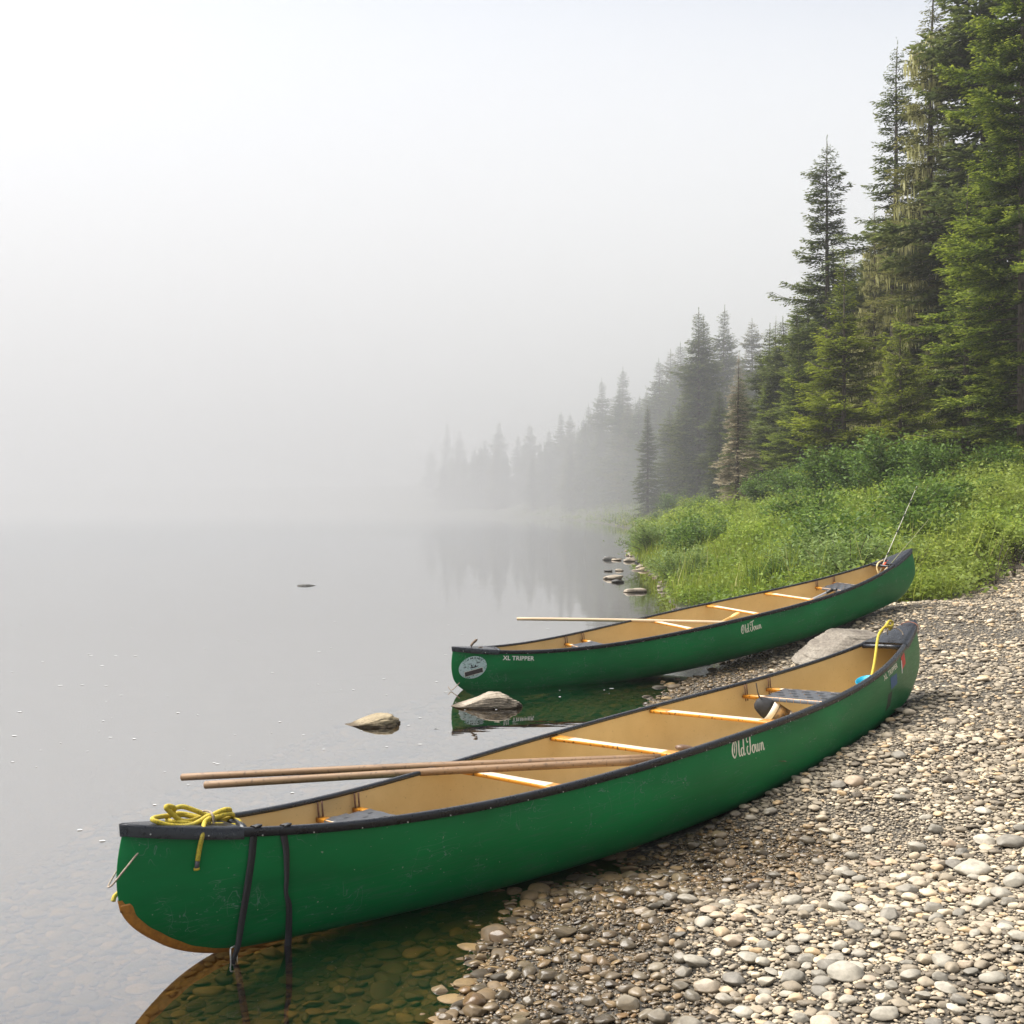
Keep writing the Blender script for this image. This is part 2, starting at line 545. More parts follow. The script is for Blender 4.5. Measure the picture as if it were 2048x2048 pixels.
def ground_mat():
    m, n, b = mat('ground_soil')
    gm = n.nodes.new('ShaderNodeNewGeometry'); sp = n.nodes.new('ShaderNodeSeparateXYZ')
    n.links.new(gm.outputs['Position'], sp.inputs[0])
    v = tex(n, 'Voronoi', 42, 'World')
    grit = ramp(n, [(0, (.06, .048, .032)), (.5, (.17, .14, .10)), (1, (.32, .275, .205))], v.outputs['Color']).outputs[0]
    d = ramp(n, [(.15, 1.0), (.6, .2)], v.outputs['Distance']).outputs[0]
    grit = mix(n, 1.0, grit, d, 'MULTIPLY')
    a = n.nodes.new('ShaderNodeAttribute'); a.attribute_name = 'veg'
    ns = tex(n, 'Noise', 2.5, 'World', Detail=6.0)
    soil = ramp(n, [(.35, (.035, .045, .015)), (.65, (.09, .085, .035))], ns.outputs[0]).outputs[0]
    c = mix(n, a.outputs['Fac'], grit, soil)
    bed = ramp(n, [(0, (.03, .021, .009)), (.6, (.09, .06, .024)), (1, (.16, .105, .04))], v.outputs['Color']).outputs[0]
    wf = ramp(n, [(.49, 1.0), (.508, 0.0)], None)
    ma = N(n, 'ShaderNodeMath', operation='ADD'); ma.inputs[1].default_value = .5
    n.links.new(sp.outputs['Z'], ma.inputs[0]); n.links.new(ma.outputs[0], wf.inputs[0])
    c = mix(n, wf.outputs[0], c, bed)
    n.links.new(c, b.inputs['Base Color'])
    b.inputs['Roughness'].default_value = .8
    bump(n, b, v.outputs['Distance'], .8, .012)
    return m
M['ground'] = ground_mat()

def water_mat():
    m, n, b = mat('river_water')
    n.nodes.remove(b)
    t1 = tex(n, 'Noise', 1.1, 'World', stretch=(.35, 1.3, 1), Detail=3.0, Roughness=.5)
    t2 = tex(n, 'Noise', 7, 'World', stretch=(.6, 1.3, 1), Detail=2.0)
    msk = tex(n, 'Noise', .16, 'World', stretch=(.5, 1, 1), Detail=2.0)
    mk = ramp(n, [(.45, .12), (.65, 1.0)], msk.outputs[0]).outputs[0]
    h = mix(n, .12, t1.outputs[0], t2.outputs[0])
    bp = n.nodes.new('ShaderNodeBump')
    bp.inputs['Distance'].default_value = .009
    n.links.new(h, bp.inputs['Height']); n.links.new(mk, bp.inputs['Strength'])
    gl = n.nodes.new('ShaderNodeBsdfGlossy'); gl.inputs['Roughness'].default_value = .015
    gl.inputs['Color'].default_value = (.95, .96, .97, 1)
    n.links.new(bp.outputs[0], gl.inputs['Normal'])
    tr = n.nodes.new('ShaderNodeBsdfTransparent'); tr.inputs['Color'].default_value = (.60, .52, .33, 1)
    lw = n.nodes.new('ShaderNodeLayerWeight')
    n.links.new(bp.outputs[0], lw.inputs['Normal'])
    fr = ramp(n, [(0, .025), (.35, .10), (.58, .38), (.75, .60), (.9, .78), (1, .97)], lw.outputs['Facing'])
    mx = n.nodes.new('ShaderNodeMixShader')
    n.links.new(fr.outputs[0], mx.inputs[0])
    n.links.new(tr.outputs[0], mx.inputs[1]); n.links.new(gl.outputs[0], mx.inputs[2])
    n.links.new(mx.outputs[0], n.nodes['Material Output'].inputs['Surface'])
    return m
M['water'] = water_mat()
M['foam'] = plain('foam', (.46, .46, .45), .6, .1)

# ------------------------------------------------------------------ canoe geometry (shared by both hulls)
L, B0, PW, Z0, ZE, MS = 3.02, .481, 2.17, .377, .603, 3.672
def zs(xi): return Z0 + (ZE - Z0) * np.abs(xi) ** MS
def zk(xi):
    a = np.abs(xi)
    e = np.clip((a * L - (L - .40)) / .40, 0, 1)
    return -.096 * (1 - a * a) + .079 * a ** 3 + .25 * (1 - np.sqrt(np.clip(1 - e * e, 0, 1)))
def bg_(xi):
    a = np.abs(xi)
    return B0 * (1 - a ** PW) * (1 - .0 * a) + .016 * np.sqrt(np.clip(1 - a ** 30, 0, 1)) * a ** 4
def nn(xi): return 3.73 - 1.5 * np.abs(xi) ** 1.6
def bulge(xi, dep):
    return .042 * np.sin(np.pi * np.clip(dep / .42, 0, 1)) * sstep(.86, 1, np.abs(xi)) * np.sign(xi)
def half_t(xi, t):
    n = nn(xi)
    return bg_(xi) * np.clip(1 - np.clip(t, 0, 1) ** n, 0, 1) ** (1 / n) * (1 + .05 * np.sin(np.pi * np.clip(t, 0, 1)) * (1 - np.abs(xi) ** 4))
def hull_half(x, z):
    """half width of the hull at local (x, z)"""
    x = np.asarray(x, float); z = np.asarray(z, float)
    xi = np.clip(x / L, -1, 1)
    for _ in range(4):
        xi = np.clip((x - bulge(xi, zs(xi) - z)) / L, -1, 1)
    a, b = zs(xi), zk(xi)
    return half_t(xi, (a - z) / (a - b))

def frame(P):
    ya, pi_, ro = P['yaw'], P['pitch'], P['roll']
    def tf(X, Y, Z):
        Y, Z = Y * math.cos(ro) - Z * math.sin(ro), Y * math.sin(ro) + Z * math.cos(ro)
        X, Z = X * math.cos(pi_) - Z * math.sin(pi_), X * math.sin(pi_) + Z * math.cos(pi_)
        X, Y = X * math.cos(ya) - Y * math.sin(ya), X * math.sin(ya) + Y * math.cos(ya)
        return np.array([X, Y, Z])
    A = np.stack([tf(1, 0, 0), tf(0, 1, 0), tf(0, 0, 1)], 1)
    return A, np.array([P['x'], P['y'], P['z']])
CN = {'A': frame(dict(x=.825, y=6.088, z=.114, yaw=.751, pitch=.054, roll=-.057)),
      'B': frame(dict(x=2.166, y=11.781, z=.215, yaw=.479, pitch=.136, roll=.028))}
def to_world(c, p): A, o = CN[c]; return np.asarray(p, float) @ A.T + o
def to_local(c, p): A, o = CN[c]; return (np.asarray(p, float) - o) @ A
def cmat(c):
    A, o = CN[c]
    m = Matrix.Identity(4)
    for i in range(3):
        for j in range(3): m[i][j] = A[i, j]
        m[i][3] = o[i]
    return m
def on_plane(c, px, py, yl):
    """local point where the picture ray crosses the canoe's plane y = yl"""
    o = to_local(c, CAM); d = ray(px, py) @ CN[c][0]
    t = (yl - o[1]) / d[1]
    return o + d * t
def on_hull(c, px, py, eps=.004):
    yl = -.2
    for _ in range(30):
        p = on_plane(c, px, py, yl)
        yn = -float(hull_half(p[0], p[2])) - eps
        yl = .5 * yl + .5 * yn
    return np.array([p[0], yl, p[2]])

def under_hull(x, y):
    """world height of the hull bottoms above (x, y); +inf away from the canoes"""
    x = np.asarray(x, float); y = np.asarray(y, float)
    out = np.full(x.shape, 1e9)
    for c in 'AB':
        A, o = CN[c]
        p = np.stack([x - o[0], y - o[1], np.zeros_like(x)], -1) @ A
        xi = p[..., 0] / L
        ins = np.abs(xi) < .985
        xc = np.clip(xi, -.985, .985)
        b = bg_(xc) * 1.05 + .01
        q = np.clip(np.abs(p[..., 1]) / b, 0, 1)
        n = nn(xc)
        t = np.clip(1 - q ** n, 0, 1) ** (1 / n)
        zl = zs(xc) - t * (zs(xc) - zk(xc))
        loc = np.stack([p[..., 0], p[..., 1], zl], -1)
        zz = (loc @ A.T + o)[..., 2]
        ok = ins & (np.abs(p[..., 1]) < b)
        out = np.where(ok, np.minimum(out, zz), out)
    return out

# ------------------------------------------------------------------ terrain
SHORE = np.array([(-2.6, -12), (-1.4, -3), (-.50, 2.0), (-.20, 3.5), (-.06, 4.34), (.10, 4.85), (.40, 5.10), (.72, 5.16), (.50, 5.6), (.34, 6.1), (.34, 6.7), (.62, 7.6), (1.02, 8.9), (1.42, 10.1), (1.8, 10.9),
                  (2.35, 11.8), (2.55, 13.2), (2.66, 15.5), (2.84, 19.4), (3.4, 24.7), (4.15, 38), (4.5, 42), (6.2, 54), (8.0, 70), (9.4, 85), (9.6, 120), (6.8, 167), (-10, 235), (-40, 300), (-110, 370), (-300, 460), (-900, 620)], float)
def shore_d(x, y):
    p = np.stack([np.asarray(x, float), np.asarray(y, float)], -1)
    best = np.full(p.shape[:-1], 1e9); sg = np.ones(p.shape[:-1])
    for a, b in zip(SHORE[:-1], SHORE[1:]):
        u = b - a; l2 = u @ u
        t = np.clip(((p - a) @ u) / l2, 0, 1)
        q = p - a - t[..., None] * u
        d = np.hypot(q[..., 0], q[..., 1])
        s = np.where(u[0] * q[..., 1] - u[1] * q[..., 0] < 0, 1.0, -1.0)
        k = d < best
        best = np.where(k, d, best); sg = np.where(k, s, sg)
    poly = np.concatenate([SHORE, [(-900, 2000), (3000, 2000), (3000, -12)]])
    X, Y = p[..., 0], p[..., 1]
    ins = np.zeros(X.shape, bool)
    for (x1, y1), (x2, y2) in zip(poly, np.roll(poly, -1, axis=0)):
        if y1 == y2: continue
        c = ((y1 > Y) != (y2 > Y)) & (X < (x2 - x1) * (Y - y1) / (y2 - y1) + x1)
        ins ^= c
    return best * np.where(ins, 1.0, -1.0)
def veg_mask(x, y):
    """1 where plants cover the ground"""
    x = np.asarray(x, float); y = np.asarray(y, float)
    e = np.interp(x, [2.0, 2.8, 4.0, 5.0, 5.9, 7.5, 9.5, 14, 30], [19.5, 18.6, 15.6, 14.2, 14.4, 17.4, 20.4, 24, 32])
    p = np.stack([x, y], -1)
    return sstep(-.35, .45, y - e + .5 * noise(p, .9, 3))
def terrain(x, y, clamp=True):
    x = np.asarray(x, float); y = np.asarray(y, float)
    p = np.stack([x, y], -1)
    d = shore_d(x, y) + .10 * noise(p, 1.3, 2) * sstep(3, 9, y + 2)
    dp = np.maximum(d, 0)
    near = .17 * np.minimum(dp, 2) + .10 * np.clip(dp - 2, 0, 3) + .20 * np.clip(dp - 5, 0, 9) + .08 * np.maximum(dp - 13, 0)
    far = .27 * np.minimum(dp, 11.5) + .09 * np.clip(dp - 11.5, 0, 80)
    k = sstep(13, 25, y)
    z = near * (1 - k) + far * k
    z = z + .20 * np.exp(-((x - 4.5) ** 2 + (y - 12.9) ** 2) / 1.6 ** 2)
    z = np.where(d < 0, -np.minimum(.13 * -d, .35 + .02 * -d), z)
    z = np.maximum(z, -2.5)
    z = z + .018 * noise(p, 2.6, 5) * np.clip(np.abs(d) * 3, 0, 1) + .10 * noise(p, .45, 9) * sstep(4, 8, d) 
    if clamp:
        z = np.minimum(z, under_hull(x, y) - .012)
    return z

th = np.radians(np.concatenate([np.linspace(-88, -32, 40), np.linspace(-31, 33, 330), np.linspace(34, 88, 40)]))
rr = np.concatenate([np.linspace(.6, 2.4, 8), np.geomspace(2.5, 40, 280), np.geomspace(41, 960, 110)])
TT, RR = np.meshgrid(th, rr, indexing='ij')
gx, gy = RR * np.sin(TT), RR * np.cos(TT)
gz = terrain(gx, gy)
veg = veg_mask(gx, gy) * (shore_d(gx, gy) > .05)
g = obj('ground', np.stack([gx, gy, gz], -1).reshape(-1, 3), grid_faces(len(th), len(rr)), M['ground'], smooth=True, attrs={'veg': veg}, origin=(0, 0, 0))
tag(g, kind='structure')
wv = [(-955, -40, 0), (955, -40, 0), (955, 955, 0), (-955, 955, 0)]
wt = obj('water', wv, [(0, 1, 2, 3)], M['water'], origin=(0, 0, 0))
tag(wt, kind='structure')

# ------------------------------------------------------------------ haze and mist
def vol(name, dens, color, aniso):
    m = bpy.data.materials.new(name); m.use_nodes = True
    n = m.node_tree; n.nodes.clear()
    o = n.nodes.new('ShaderNodeOutputMaterial'); p = n.nodes.new('ShaderNodeVolumePrincipled')
    p.inputs['Density'].default_value = dens
    p.inputs['Color'].default_value = (*color, 1)
    p.inputs['Anisotropy'].default_value = aniso
    n.links.new(p.outputs[0], o.inputs['Volume'])
    return m
hv, hf = box((-1000, -60, -4.5), (1000, 1000, 62))
hz = obj('haze', hv, hf, vol('haze_air', .0007, (.985, .988, .99), .1), origin=(0, 0, 0))
tag(hz, 'thin morning haze over the river and the wooded bank', kind='stuff')
def lens(n=48):
    v, f = ico(5)
    q = v.copy()
    q = np.sign(q) * np.abs(q) ** .8
    return q, f
lv, lf = lens()
mb = obj('mist_bank', lv * np.array([600, 420, 110]) + np.array([-170, 486, 0]), lf, vol('mist_air', .0074, (.68, .68, .685), .1), smooth=False)
tag(mb, 'dense white mist lying over the river beyond the near trees', kind='stuff')
wv_ = ico(5)[0] * np.array([70, 80, 1]) + np.array([-20, 165, 0])
wv_[:, 2] = 1 + wv_[:, 2] * 11 * (1 + .55 * noise(wv_[:, :2], .035, 3) + .35 * noise(wv_[:, :2], .09, 6))
wp = obj('mist_wisp', wv_, ico(5)[1], vol('wisp_air', .0034, (.70, .70, .705), .1))
tag(wp, 'low wisp of mist hugging the water along the far shore', kind='stuff')

# ------------------------------------------------------------------ canoes
def hull_mesh():
    NU, NV = 221, 40
    u = np.linspace(-1, 1, NU)
    xi = np.sin(u * math.pi / 2)
    xi = np.sign(xi) * (1 - (1 - np.abs(xi)) ** 1.0)
    mb = MB()
    for inner in (0, 1):
        lim = .988 if inner else 1.0
        X = xi * lim
        for side in (-1, 1):
            v = np.zeros((NU, NV, 3))
            for j, ph in enumerate(np.linspace(0, 1, NV)):
                n = nn(X)
                t = np.sin(ph * math.pi / 2) ** (2 / n)
                a, b = zs(X), zk(X)
                if inner: b = b + .009
                z = a - t * (a - b)
                y = half_t(X, t)
                if inner: y = np.maximum(y - .009, 0)
                v[:, j] = np.stack([X * L + bulge(X, a - z) * (0.9 if inner else 1), side * y, z], -1)
            f = grid_faces(NU, NV)
            if (side < 0) == bool(inner): f = f[:, ::-1]
            mb.add(v.reshape(-1, 3), f.tolist(), inner)
    return mb

def gunwale_side(side):
    xi = np.sin(np.linspace(-1, 1, 161) * math.pi / 2) * .999
    prof = [(-.016, -.006), (-.016, .008), (-.010, .013), (.006, .0135), (.0145, .010), (.0165, .004), (.0165, -.0185), (.013, -.0215), (.002, -.0215), (.002, -.006)]
    b = bg_(xi)
    P = np.stack([xi * L, side * b, zs(xi)], -1)
    k = len(prof); v = []
    for i in range(len(xi)):
        bx = b[i]
        for (o, h) in prof:
            yy = bx + o
            yy = max(yy, 0.0) if o < 0 else yy * 1.0
            v.append((P[i, 0], side * yy, P[i, 2] + h))
    f = []
    for i in range(len(xi) - 1):
        for j in range(k):
            q = (i * k + j, i * k + (j + 1) % k, (i + 1) * k + (j + 1) % k, (i + 1) * k + j)
            f.append(q if side < 0 else q[::-1])
    return v, f

def deck(s, l0=.845):
    """end cap: crowned plate with a lip down each side and a carry bar at its open end"""
    mb = MB()
    xi = np.concatenate([np.linspace(l0, .985, 22), np.linspace(.987, 1.0052, 10)])
    rows = []
    cr = [(-1, -.030, .0205), (-1, .006, .0205), (-.97, .0145, .0175), (-.7, .0155, 0), (-.35, .0165, 0), (0, .017, 0), (.35, .0165, 0), (.7, .0155, 0), (.97, .0145, .0175), (1, .006, .0205), (1, -.030, .0205)]
    for a in xi:
        a1 = min(a, 1.0)
        b = float(bg_(a1)); z = float(zs(min(a, 1.0)))
        end = math.sqrt(max(0, 1 - max(0, (a - .987) / .0182) ** 2))
        for (q, h, o) in cr:
            y = q * b if abs(q) < .95 else math.copysign(b * abs(q) + o * end, q)
            rows.append((s * a * L, y * (1 if abs(q) >= .95 else 1), z + h))
    f = grid_faces(len(xi), len(cr))
    if s > 0: f = f[:, ::-1]
    mb.add(rows, f.tolist())
    # front closing skirt of the open end
    b = float(bg_(l0)); z = float(zs(l0)); x = s * l0 * L
    mb.add([(x, q * b, z + h) for q, h, o in cr[2:9]] + [(x + s * .02, q * b * .96, z - .03) for q, h, o in cr[2:9]], [(i, i + 1, 8 + i, 7 + i) for i in range(6)])
    return mb

def bar_local(x, ya, yb, z, wid, th, waist=.72, n=15):
    """a thwart or seat rail across the canoe, narrower in the middle; slot 0 sides, slot 1 worn top"""
    ys = np.linspace(ya, yb, n)
    mb = MB(); v = []
    for i, y in enumerate(ys):
        t = abs(2 * i / (n - 1) - 1)
        wv_ = wid * (waist + (1 - waist) * sstep(.35, .95, t)) / 2
        for (a, h) in ((-1, -.35), (-.7, -.5), (.7, -.5), (1, -.35), (1, .34), (.9, .5), (-.9, .5), (-1, .34)):
            v.append((x + a * wv_, y, z + h * th))
    f, m = [], []
    for i in range(n - 1):
        for j in range(8):
            f.append((i * 8 + j, (i + 1) * 8 + j, (i + 1) * 8 + (j + 1) % 8, i * 8 + (j + 1) % 8))
            m.append(1 if (j == 5 and .12 < (i + .5) / (n - 1) < .88) else 0)
    f += [tuple(range(8)), tuple((n - 1) * 8 + j for j in range(8))[::-1]]
    m += [0, 0]
    mb.v.append(np.array(v)); mb.f = f; mb.m = m; mb.n = len(v)
    return mb

def seat(root, x0, x1, drop=.085):
    """caned seat hung below the gunwales: rails with hanger bolts, webbing woven between them"""
    r = empty('seat'); r.parent = root
    zm = []
    for x in (x0, x1):
        xi = x / L
        z = float(zs(xi)) - drop
        y = float(hull_half(x, z)) - .012
        zm.append((x, y, z))
        rl = bar_local(x, -y, y, z, .036, .024, 1.0).build('seat_rail', [M['varnish'], M['bare']], r, smooth=False)
        for sgn in (-1, 1):
            yy = sgn * (float(bg_(xi)) - .022)
            hb = MB()
            for dx in (-.011, .011):
                v, f = tube([(x + dx, yy, z - .03), (x + dx, yy, z + .012), (x + dx, yy, z + drop - .004)], .0042, 6); hb.add(v, f)
            hb.build('hanger_bolt', M['rust'], r)
    hw = .21
    for sgn in (-1, 1):
        v, f = box((x0 + .018, sgn * hw - .014, zm[0][2] - .011), (x1 - .018, sgn * hw + .014, zm[0][2] + .011), .005)
        z1 = zm[1][2] - zm[0][2]
        v = v.copy(); v[:, 2] += (v[:, 0] - x0) / (x1 - x0) * z1
        MB().add(v, f).build('side_rail', M['varnish'], r)
    wb = MB()
    ny, nx = 8, 4
    sy, sx = 2 * hw / ny, (x1 - x0 + .03) / nx
    def zz(x): return zm[0][2] + (x - x0) / (x1 - x0) * (zm[1][2] - zm[0][2]) + .0135
    for i in range(ny):                                   # straps running fore and aft, wrapped round the rails
        yc = -hw + (i + .5) * sy
        xs = np.linspace(x0 - .019, x1 + .019, 4 * nx + 1)
        up = [zz(x) + .0012 * math.cos(math.pi * ((x - x0) / sx + i)) for x in xs]
        pts = [(xs[0], zz(x0) - .027)] + [(xs[0], zz(x0) - .004)] + list(zip(xs[1:-1], up[1:-1])) + [(xs[-1], zz(x1) - .004), (xs[-1], zz(x1) - .027)]
        v, f = [], []
        for (x, z) in pts: v += [(x, yc - sy * .475, z), (x, yc + sy * .475, z)]
        f = [(2 * k, 2 * k + 1, 2 * k + 3, 2 * k + 2) for k in range(len(pts) - 1)]
        wb.add(v, f)
    for j in range(nx):                                   # straps running across
        xc = x0 - .015 + (j + .5) * sx
        ys = np.linspace(-hw - .016, hw + .016, 4 * ny + 1)
        v = []
        pts = [(ys[0], -.018)] + [(y, .0012 * math.cos(math.pi * ((y + hw) / sy - .5 + j + 1))) for y in ys] + [(ys[-1], -.018)]
        for (y, dz) in pts: v += [(xc - sx * .47, y, zz(xc) + dz), (xc + sx * .47, y, zz(xc) + dz)]
        f = [(2 * k, 2 * k + 2, 2 * k + 3, 2 * k + 1) for k in range(len(pts) - 1)]
        wb.add(v, f)
    wb.build('seat_webbing', M['web'], r)
    return r

def decal(root, name, m, P, faces, eps=.002, side=-1, label=None):
    """wrap flat shapes given as local (x, z) on the hull side"""
    P = np.asarray(P, float)
    y = side * (hull_half(P[:, 0], P[:, 1]) + eps)
    o = obj(name, np.stack([P[:, 0], y, P[:, 1]], -1), faces, m, root)
    if label: o['label'] = label
    return o

def ribbon2(pts, wdt, k=5):
    q = spline(np.array([(a, b, 0) for a, b in pts]), k)[:, :2]
    t = np.gradient(q, axis=0); t /= np.linalg.norm(t, axis=1)[:, None] + 1e-9
    n = np.stack([-t[:, 1], t[:, 0]], -1)
    ww = (np.full(len(q), wdt) if np.isscalar(wdt) else np.interp(np.linspace(0, 1, len(q)), np.linspace(0, 1, len(wdt)), wdt))[:, None] / 2
    v = np.stack([q - n * ww, q + n * ww], 1).reshape(-1, 2)
    return v, [(2 * i, 2 * i + 1, 2 * i + 3, 2 * i + 2) for i in range(len(q) - 1)]

def script_word():
    """hand lettered 'Old Town' in a slanted brush script; unit = x-height about 1"""
    S = []
    S.append(([(.75, 2.0), (.42, 1.75), (.12, 1.1), (.05, .45), (.3, .02), (.62, .35), (.85, 1.05), (.88, 1.7), (.72, 2.0), (.58, 1.7), (.62, 1.25)], [.1, .2, .24, .22, .12, .18, .2, .16, .1]))
    S.append(([(.38, .5), (.45, .95), (.6, 1.45)], [.06, .22, .05]))
    S.append(([(1.42, 1.95), (1.28, 1.2), (1.16, .35), (1.26, .04), (1.45, .2)], [.24, .22, .18, .08]))
    S.append(([(1.98, .85), (1.78, .95), (1.58, .65), (1.55, .2), (1.72, .03), (1.92, .35), (2.05, .9)], [.1, .17, .22, .18, .12, .1]))
    S.append(([(2.26, 2.0), (2.12, 1.2), (2.0, .35), (2.1, .04), (2.34, .25)], [.24, .22, .18, .08]))
    S.append(([(3.02, 1.55), (2.86, 1.4), (2.78, 1.75), (2.98, 2.1), (3.4, 2.12), (3.95, 2.28), (4.02, 2.42)], [.16, .12, .14, .2, .24, .2, .06]))
    S.append(([(3.46, 2.0), (3.36, 1.3), (3.24, .5), (3.02, .03), (2.74, .05), (2.62, .5), (2.78, .95), (2.92, .85)], [.22, .24, .2, .16, .16, .2, .14, .08]))
    S.append(([(3.98, .95), (3.72, .85), (3.56, .4), (3.66, .05), (3.88, .12), (4.06, .6), (3.98, .95), (4.2, .85)], [.12, .2, .22, .14, .16, .18, .1, .08]))
    S.append(([(4.34, .95), (4.24, .4), (4.32, .05), (4.5, .2), (4.66, .9)], [.22, .2, .12, .12, .08]))
    S.append(([(4.72, .95), (4.62, .4), (4.7, .05), (4.9, .2), (5.04, .9), (5.2, .82)], [.22, .2, .12, .16, .1, .06]))
    S.append(([(5.36, .95), (5.28, .5), (5.2, .03)], [.22, .22, .2]))
    S.append(([(5.28, .55), (5.46, .9), (5.62, .9), (5.64, .5), (5.62, .12), (5.74, .03), (5.9, .25)], [.08, .14, .2, .2, .14, .06]))
    V, Fc, n = [], [], 0
    for pts, wd in S:
        v, f = ribbon2(pts, wd)
        V.append(v); Fc += [tuple(i + n for i in q) for q in f]; n += len(v)
    return np.concatenate(V), Fc

def font_mesh(s, bold=.012, spacing=1.0):
    c = bpy.data.curves.new('lettering', 'FONT')
    c.body = s; c.offset = bold; c.space_character = spacing; c.resolution_u = 3
    o = bpy.data.objects.new('lettering', c)
    COL.objects.link(o)
    bpy.context.view_layer.update()
    me = bpy.data.meshes.new_from_object(o.evaluated_get(bpy.context.evaluated_depsgraph_get()))
    bm = bmesh.new(); bm.from_mesh(me); bmesh.ops.triangulate(bm, faces=bm.faces[:]); bm.to_mesh(me); bm.free()
    v = np.array([tuple(p.co[:2]) for p in me.vertices]); f = [tuple(p.vertices) for p in me.polygons]
    bpy.data.objects.remove(o); bpy.data.curves.remove(c); bpy.data.meshes.remove(me)
    v = v - v.min(0)
    return v, f

def place_flat(v, p0, p1, hgt):
    """flat letters (height taken from the first letters) laid from local p0 to p1 (x, z)"""
    p0, p1 = np.array(p0), np.array(p1)
    u = p1 - p0; ln = np.linalg.norm(u); u = u / ln
    n = np.array([-u[1], u[0]])
    s = v / np.array([v[:, 0].max(), v[:, 1].max()]) * np.array([ln, hgt])
    return p0 + s[:, :1] * u + s[:, 1:] * n

_cache = {}
def canoe(c, label, thwarts, seats):
    root = empty('canoe', mat=cmat(c))
    tag(root, label, 'canoe', 'green canoes pulled up on the gravel')
    hull_mesh().build('hull', [M['green'], M['liner']], root, smooth=True)
    for s in (-1, 1):
        v, f = gunwale_side(s)
        gw = obj('gunwale', v, f, M['vinyl'], root, smooth=False)
    for s in (-1, 1):
        l0 = .845 if s > 0 else .868
        d = deck(s, l0).build('deck_plate', M['vinyl'], root, smooth=False)
        xb = s * (l0 - .007) * L
        yb = float(bg_(l0 - .007)) - .012
        zb = float(zs(l0 - .007)) - .008
        v, f = tube([(xb, -yb, zb), (xb - s * .02, -yb * .5, zb + .006), (xb - s * .026, 0, zb + .008), (xb - s * .02, yb * .5, zb + .006), (xb, yb, zb)], .016, 10)
        obj('carry_handle', v, f, M['vinyl'], root, smooth=True)
    for x in thwarts:
        z = float(zs(x)) - .021
        y = float(bg_(x)) - .012
        bar_local(x * L, -y, y, z, .072, .021).build('thwart', [M['varnish'], M['bare']], root)
    for a, b in seats:
        seat(root, a * L, b * L)
    # screws along the outside of the rail
    sv, sf = ico(2)
    me = None
    xs_ = list(np.arange(-.975, .98, .065))
    for x in xs_:
        y = -(float(bg_(x)) + (.0165 if -.868 < x < .845 else .0208))
        p = (x * L, y, float(zs(x)) - .017 + (.0 if -.868 < x < .845 else .002))
        if me is None:
            me = make_mesh('screw', sv * np.array([.0034, .0015, .0034]), sf, M['steel'], True)
        o = bpy.data.objects.new('screw', me); COL.objects.link(o); o.parent = root; o.location = p
    return root

A = canoe('A', 'nearest green canoe, with yellow rope and black straps on its bow', (-.373, -.109, .176), ((-.668, -.593), (.458, .532)))
Bc = canoe('B', 'farther green canoe, with an oval emblem on its bow', (-.176, .109, .373), ((-.532, -.458), (.593, .668)))

# skid plate: felt band glued round the cutwater of the near canoe
def skid(root):
    nP, nK = 70, 9
    th_ = np.linspace(0, 1, nP)
    prof = []
    # walk the stem edge from under the bulge round to the keel
    xs1 = -L + .40 * (1 - np.cos(np.linspace(0, math.pi / 2, 46)))
    zz1 = zk(xs1 / L)
    top = [(-L, z) for z in np.linspace(.345, .30, 6)]
    pr = np.array(top + list(zip(xs1, zz1)) + [(x, float(zk(x / L))) for x in np.linspace(xs1[-1] + .02, xs1[-1] + .22, 10)])
    t = np.gradient(pr, axis=0); t /= np.linalg.norm(t, axis=1)[:, None] + 1e-9
    n = np.stack([-t[:, 1], t[:, 0]], -1)              # towards the inside
    n[n[:, 0] + n[:, 1] < 0] *= -1
    V = []
    npr = len(pr)
    for i in range(npr):
        s = i / (npr - 1)
        wd = .038 * (1 - .85 * s ** 2.2) * (1 + .05 * math.sin(i * .31) + .03 * math.sin(i * .83)) * (.25 + .75 * min(1, s * 8))
        for k in range(-nK, nK + 1):
            e = abs(k) / nK * wd
            p = pr[i] + n[i] * (e + .0005)
            xi = p[0] / L
            z = p[1]
            y = float(hull_half(p[0], z)) if abs(k) else 0
            xx = p[0] + float(bulge(np.clip(xi, -1, 1), zs(np.clip(xi, -1, 1)) - z))
            y = float(hull_half(xx, z)) if abs(k) else 0.0
            out = .004
            V.append((xx - n[i, 0] * out * (1 - abs(k) / nK), math.copysign(y + .003, k) if k else 0, z - n[i, 1] * out * (1 - abs(k) / nK)))
    obj('skid_plate', V, grid_faces(npr, 2 * nK + 1), M['kevlar'], root, smooth=True)
skid(A)

# lettering and stickers
sw, sf_ = script_word()
for c, root, pa, pb, hh in (('A', A, (1467, 1517), (1531, 1499), .105), ('B', Bc, (1484, 1268), (1524, 1256), .105)):
    p0, p1 = on_hull(c, *pa), on_hull(c, *pb)
    decal(root, 'script_lettering', M['cream'], place_flat(sw, p0[[0, 2]], p1[[0, 2]], hh), sf_)
tv, tf_ = font_mesh('XL TRIPPER', .028, 1.04)
p0, p1 = on_hull('B', 1005.5, 1320.2), on_hull('B', 1068.5, 1321.3)
decal(Bc, 'name_lettering', M['white'], place_flat(tv, p0[[0, 2]], p1[[0, 2]], .042), tf_)
xa, xb_ = .655 * L, .765 * L
decal(A, 'name_lettering', M['cream'], place_flat(tv, (xa, float(zs(.655)) - .075), (xb_, float(zs(.765)) - .075), .036), tf_)

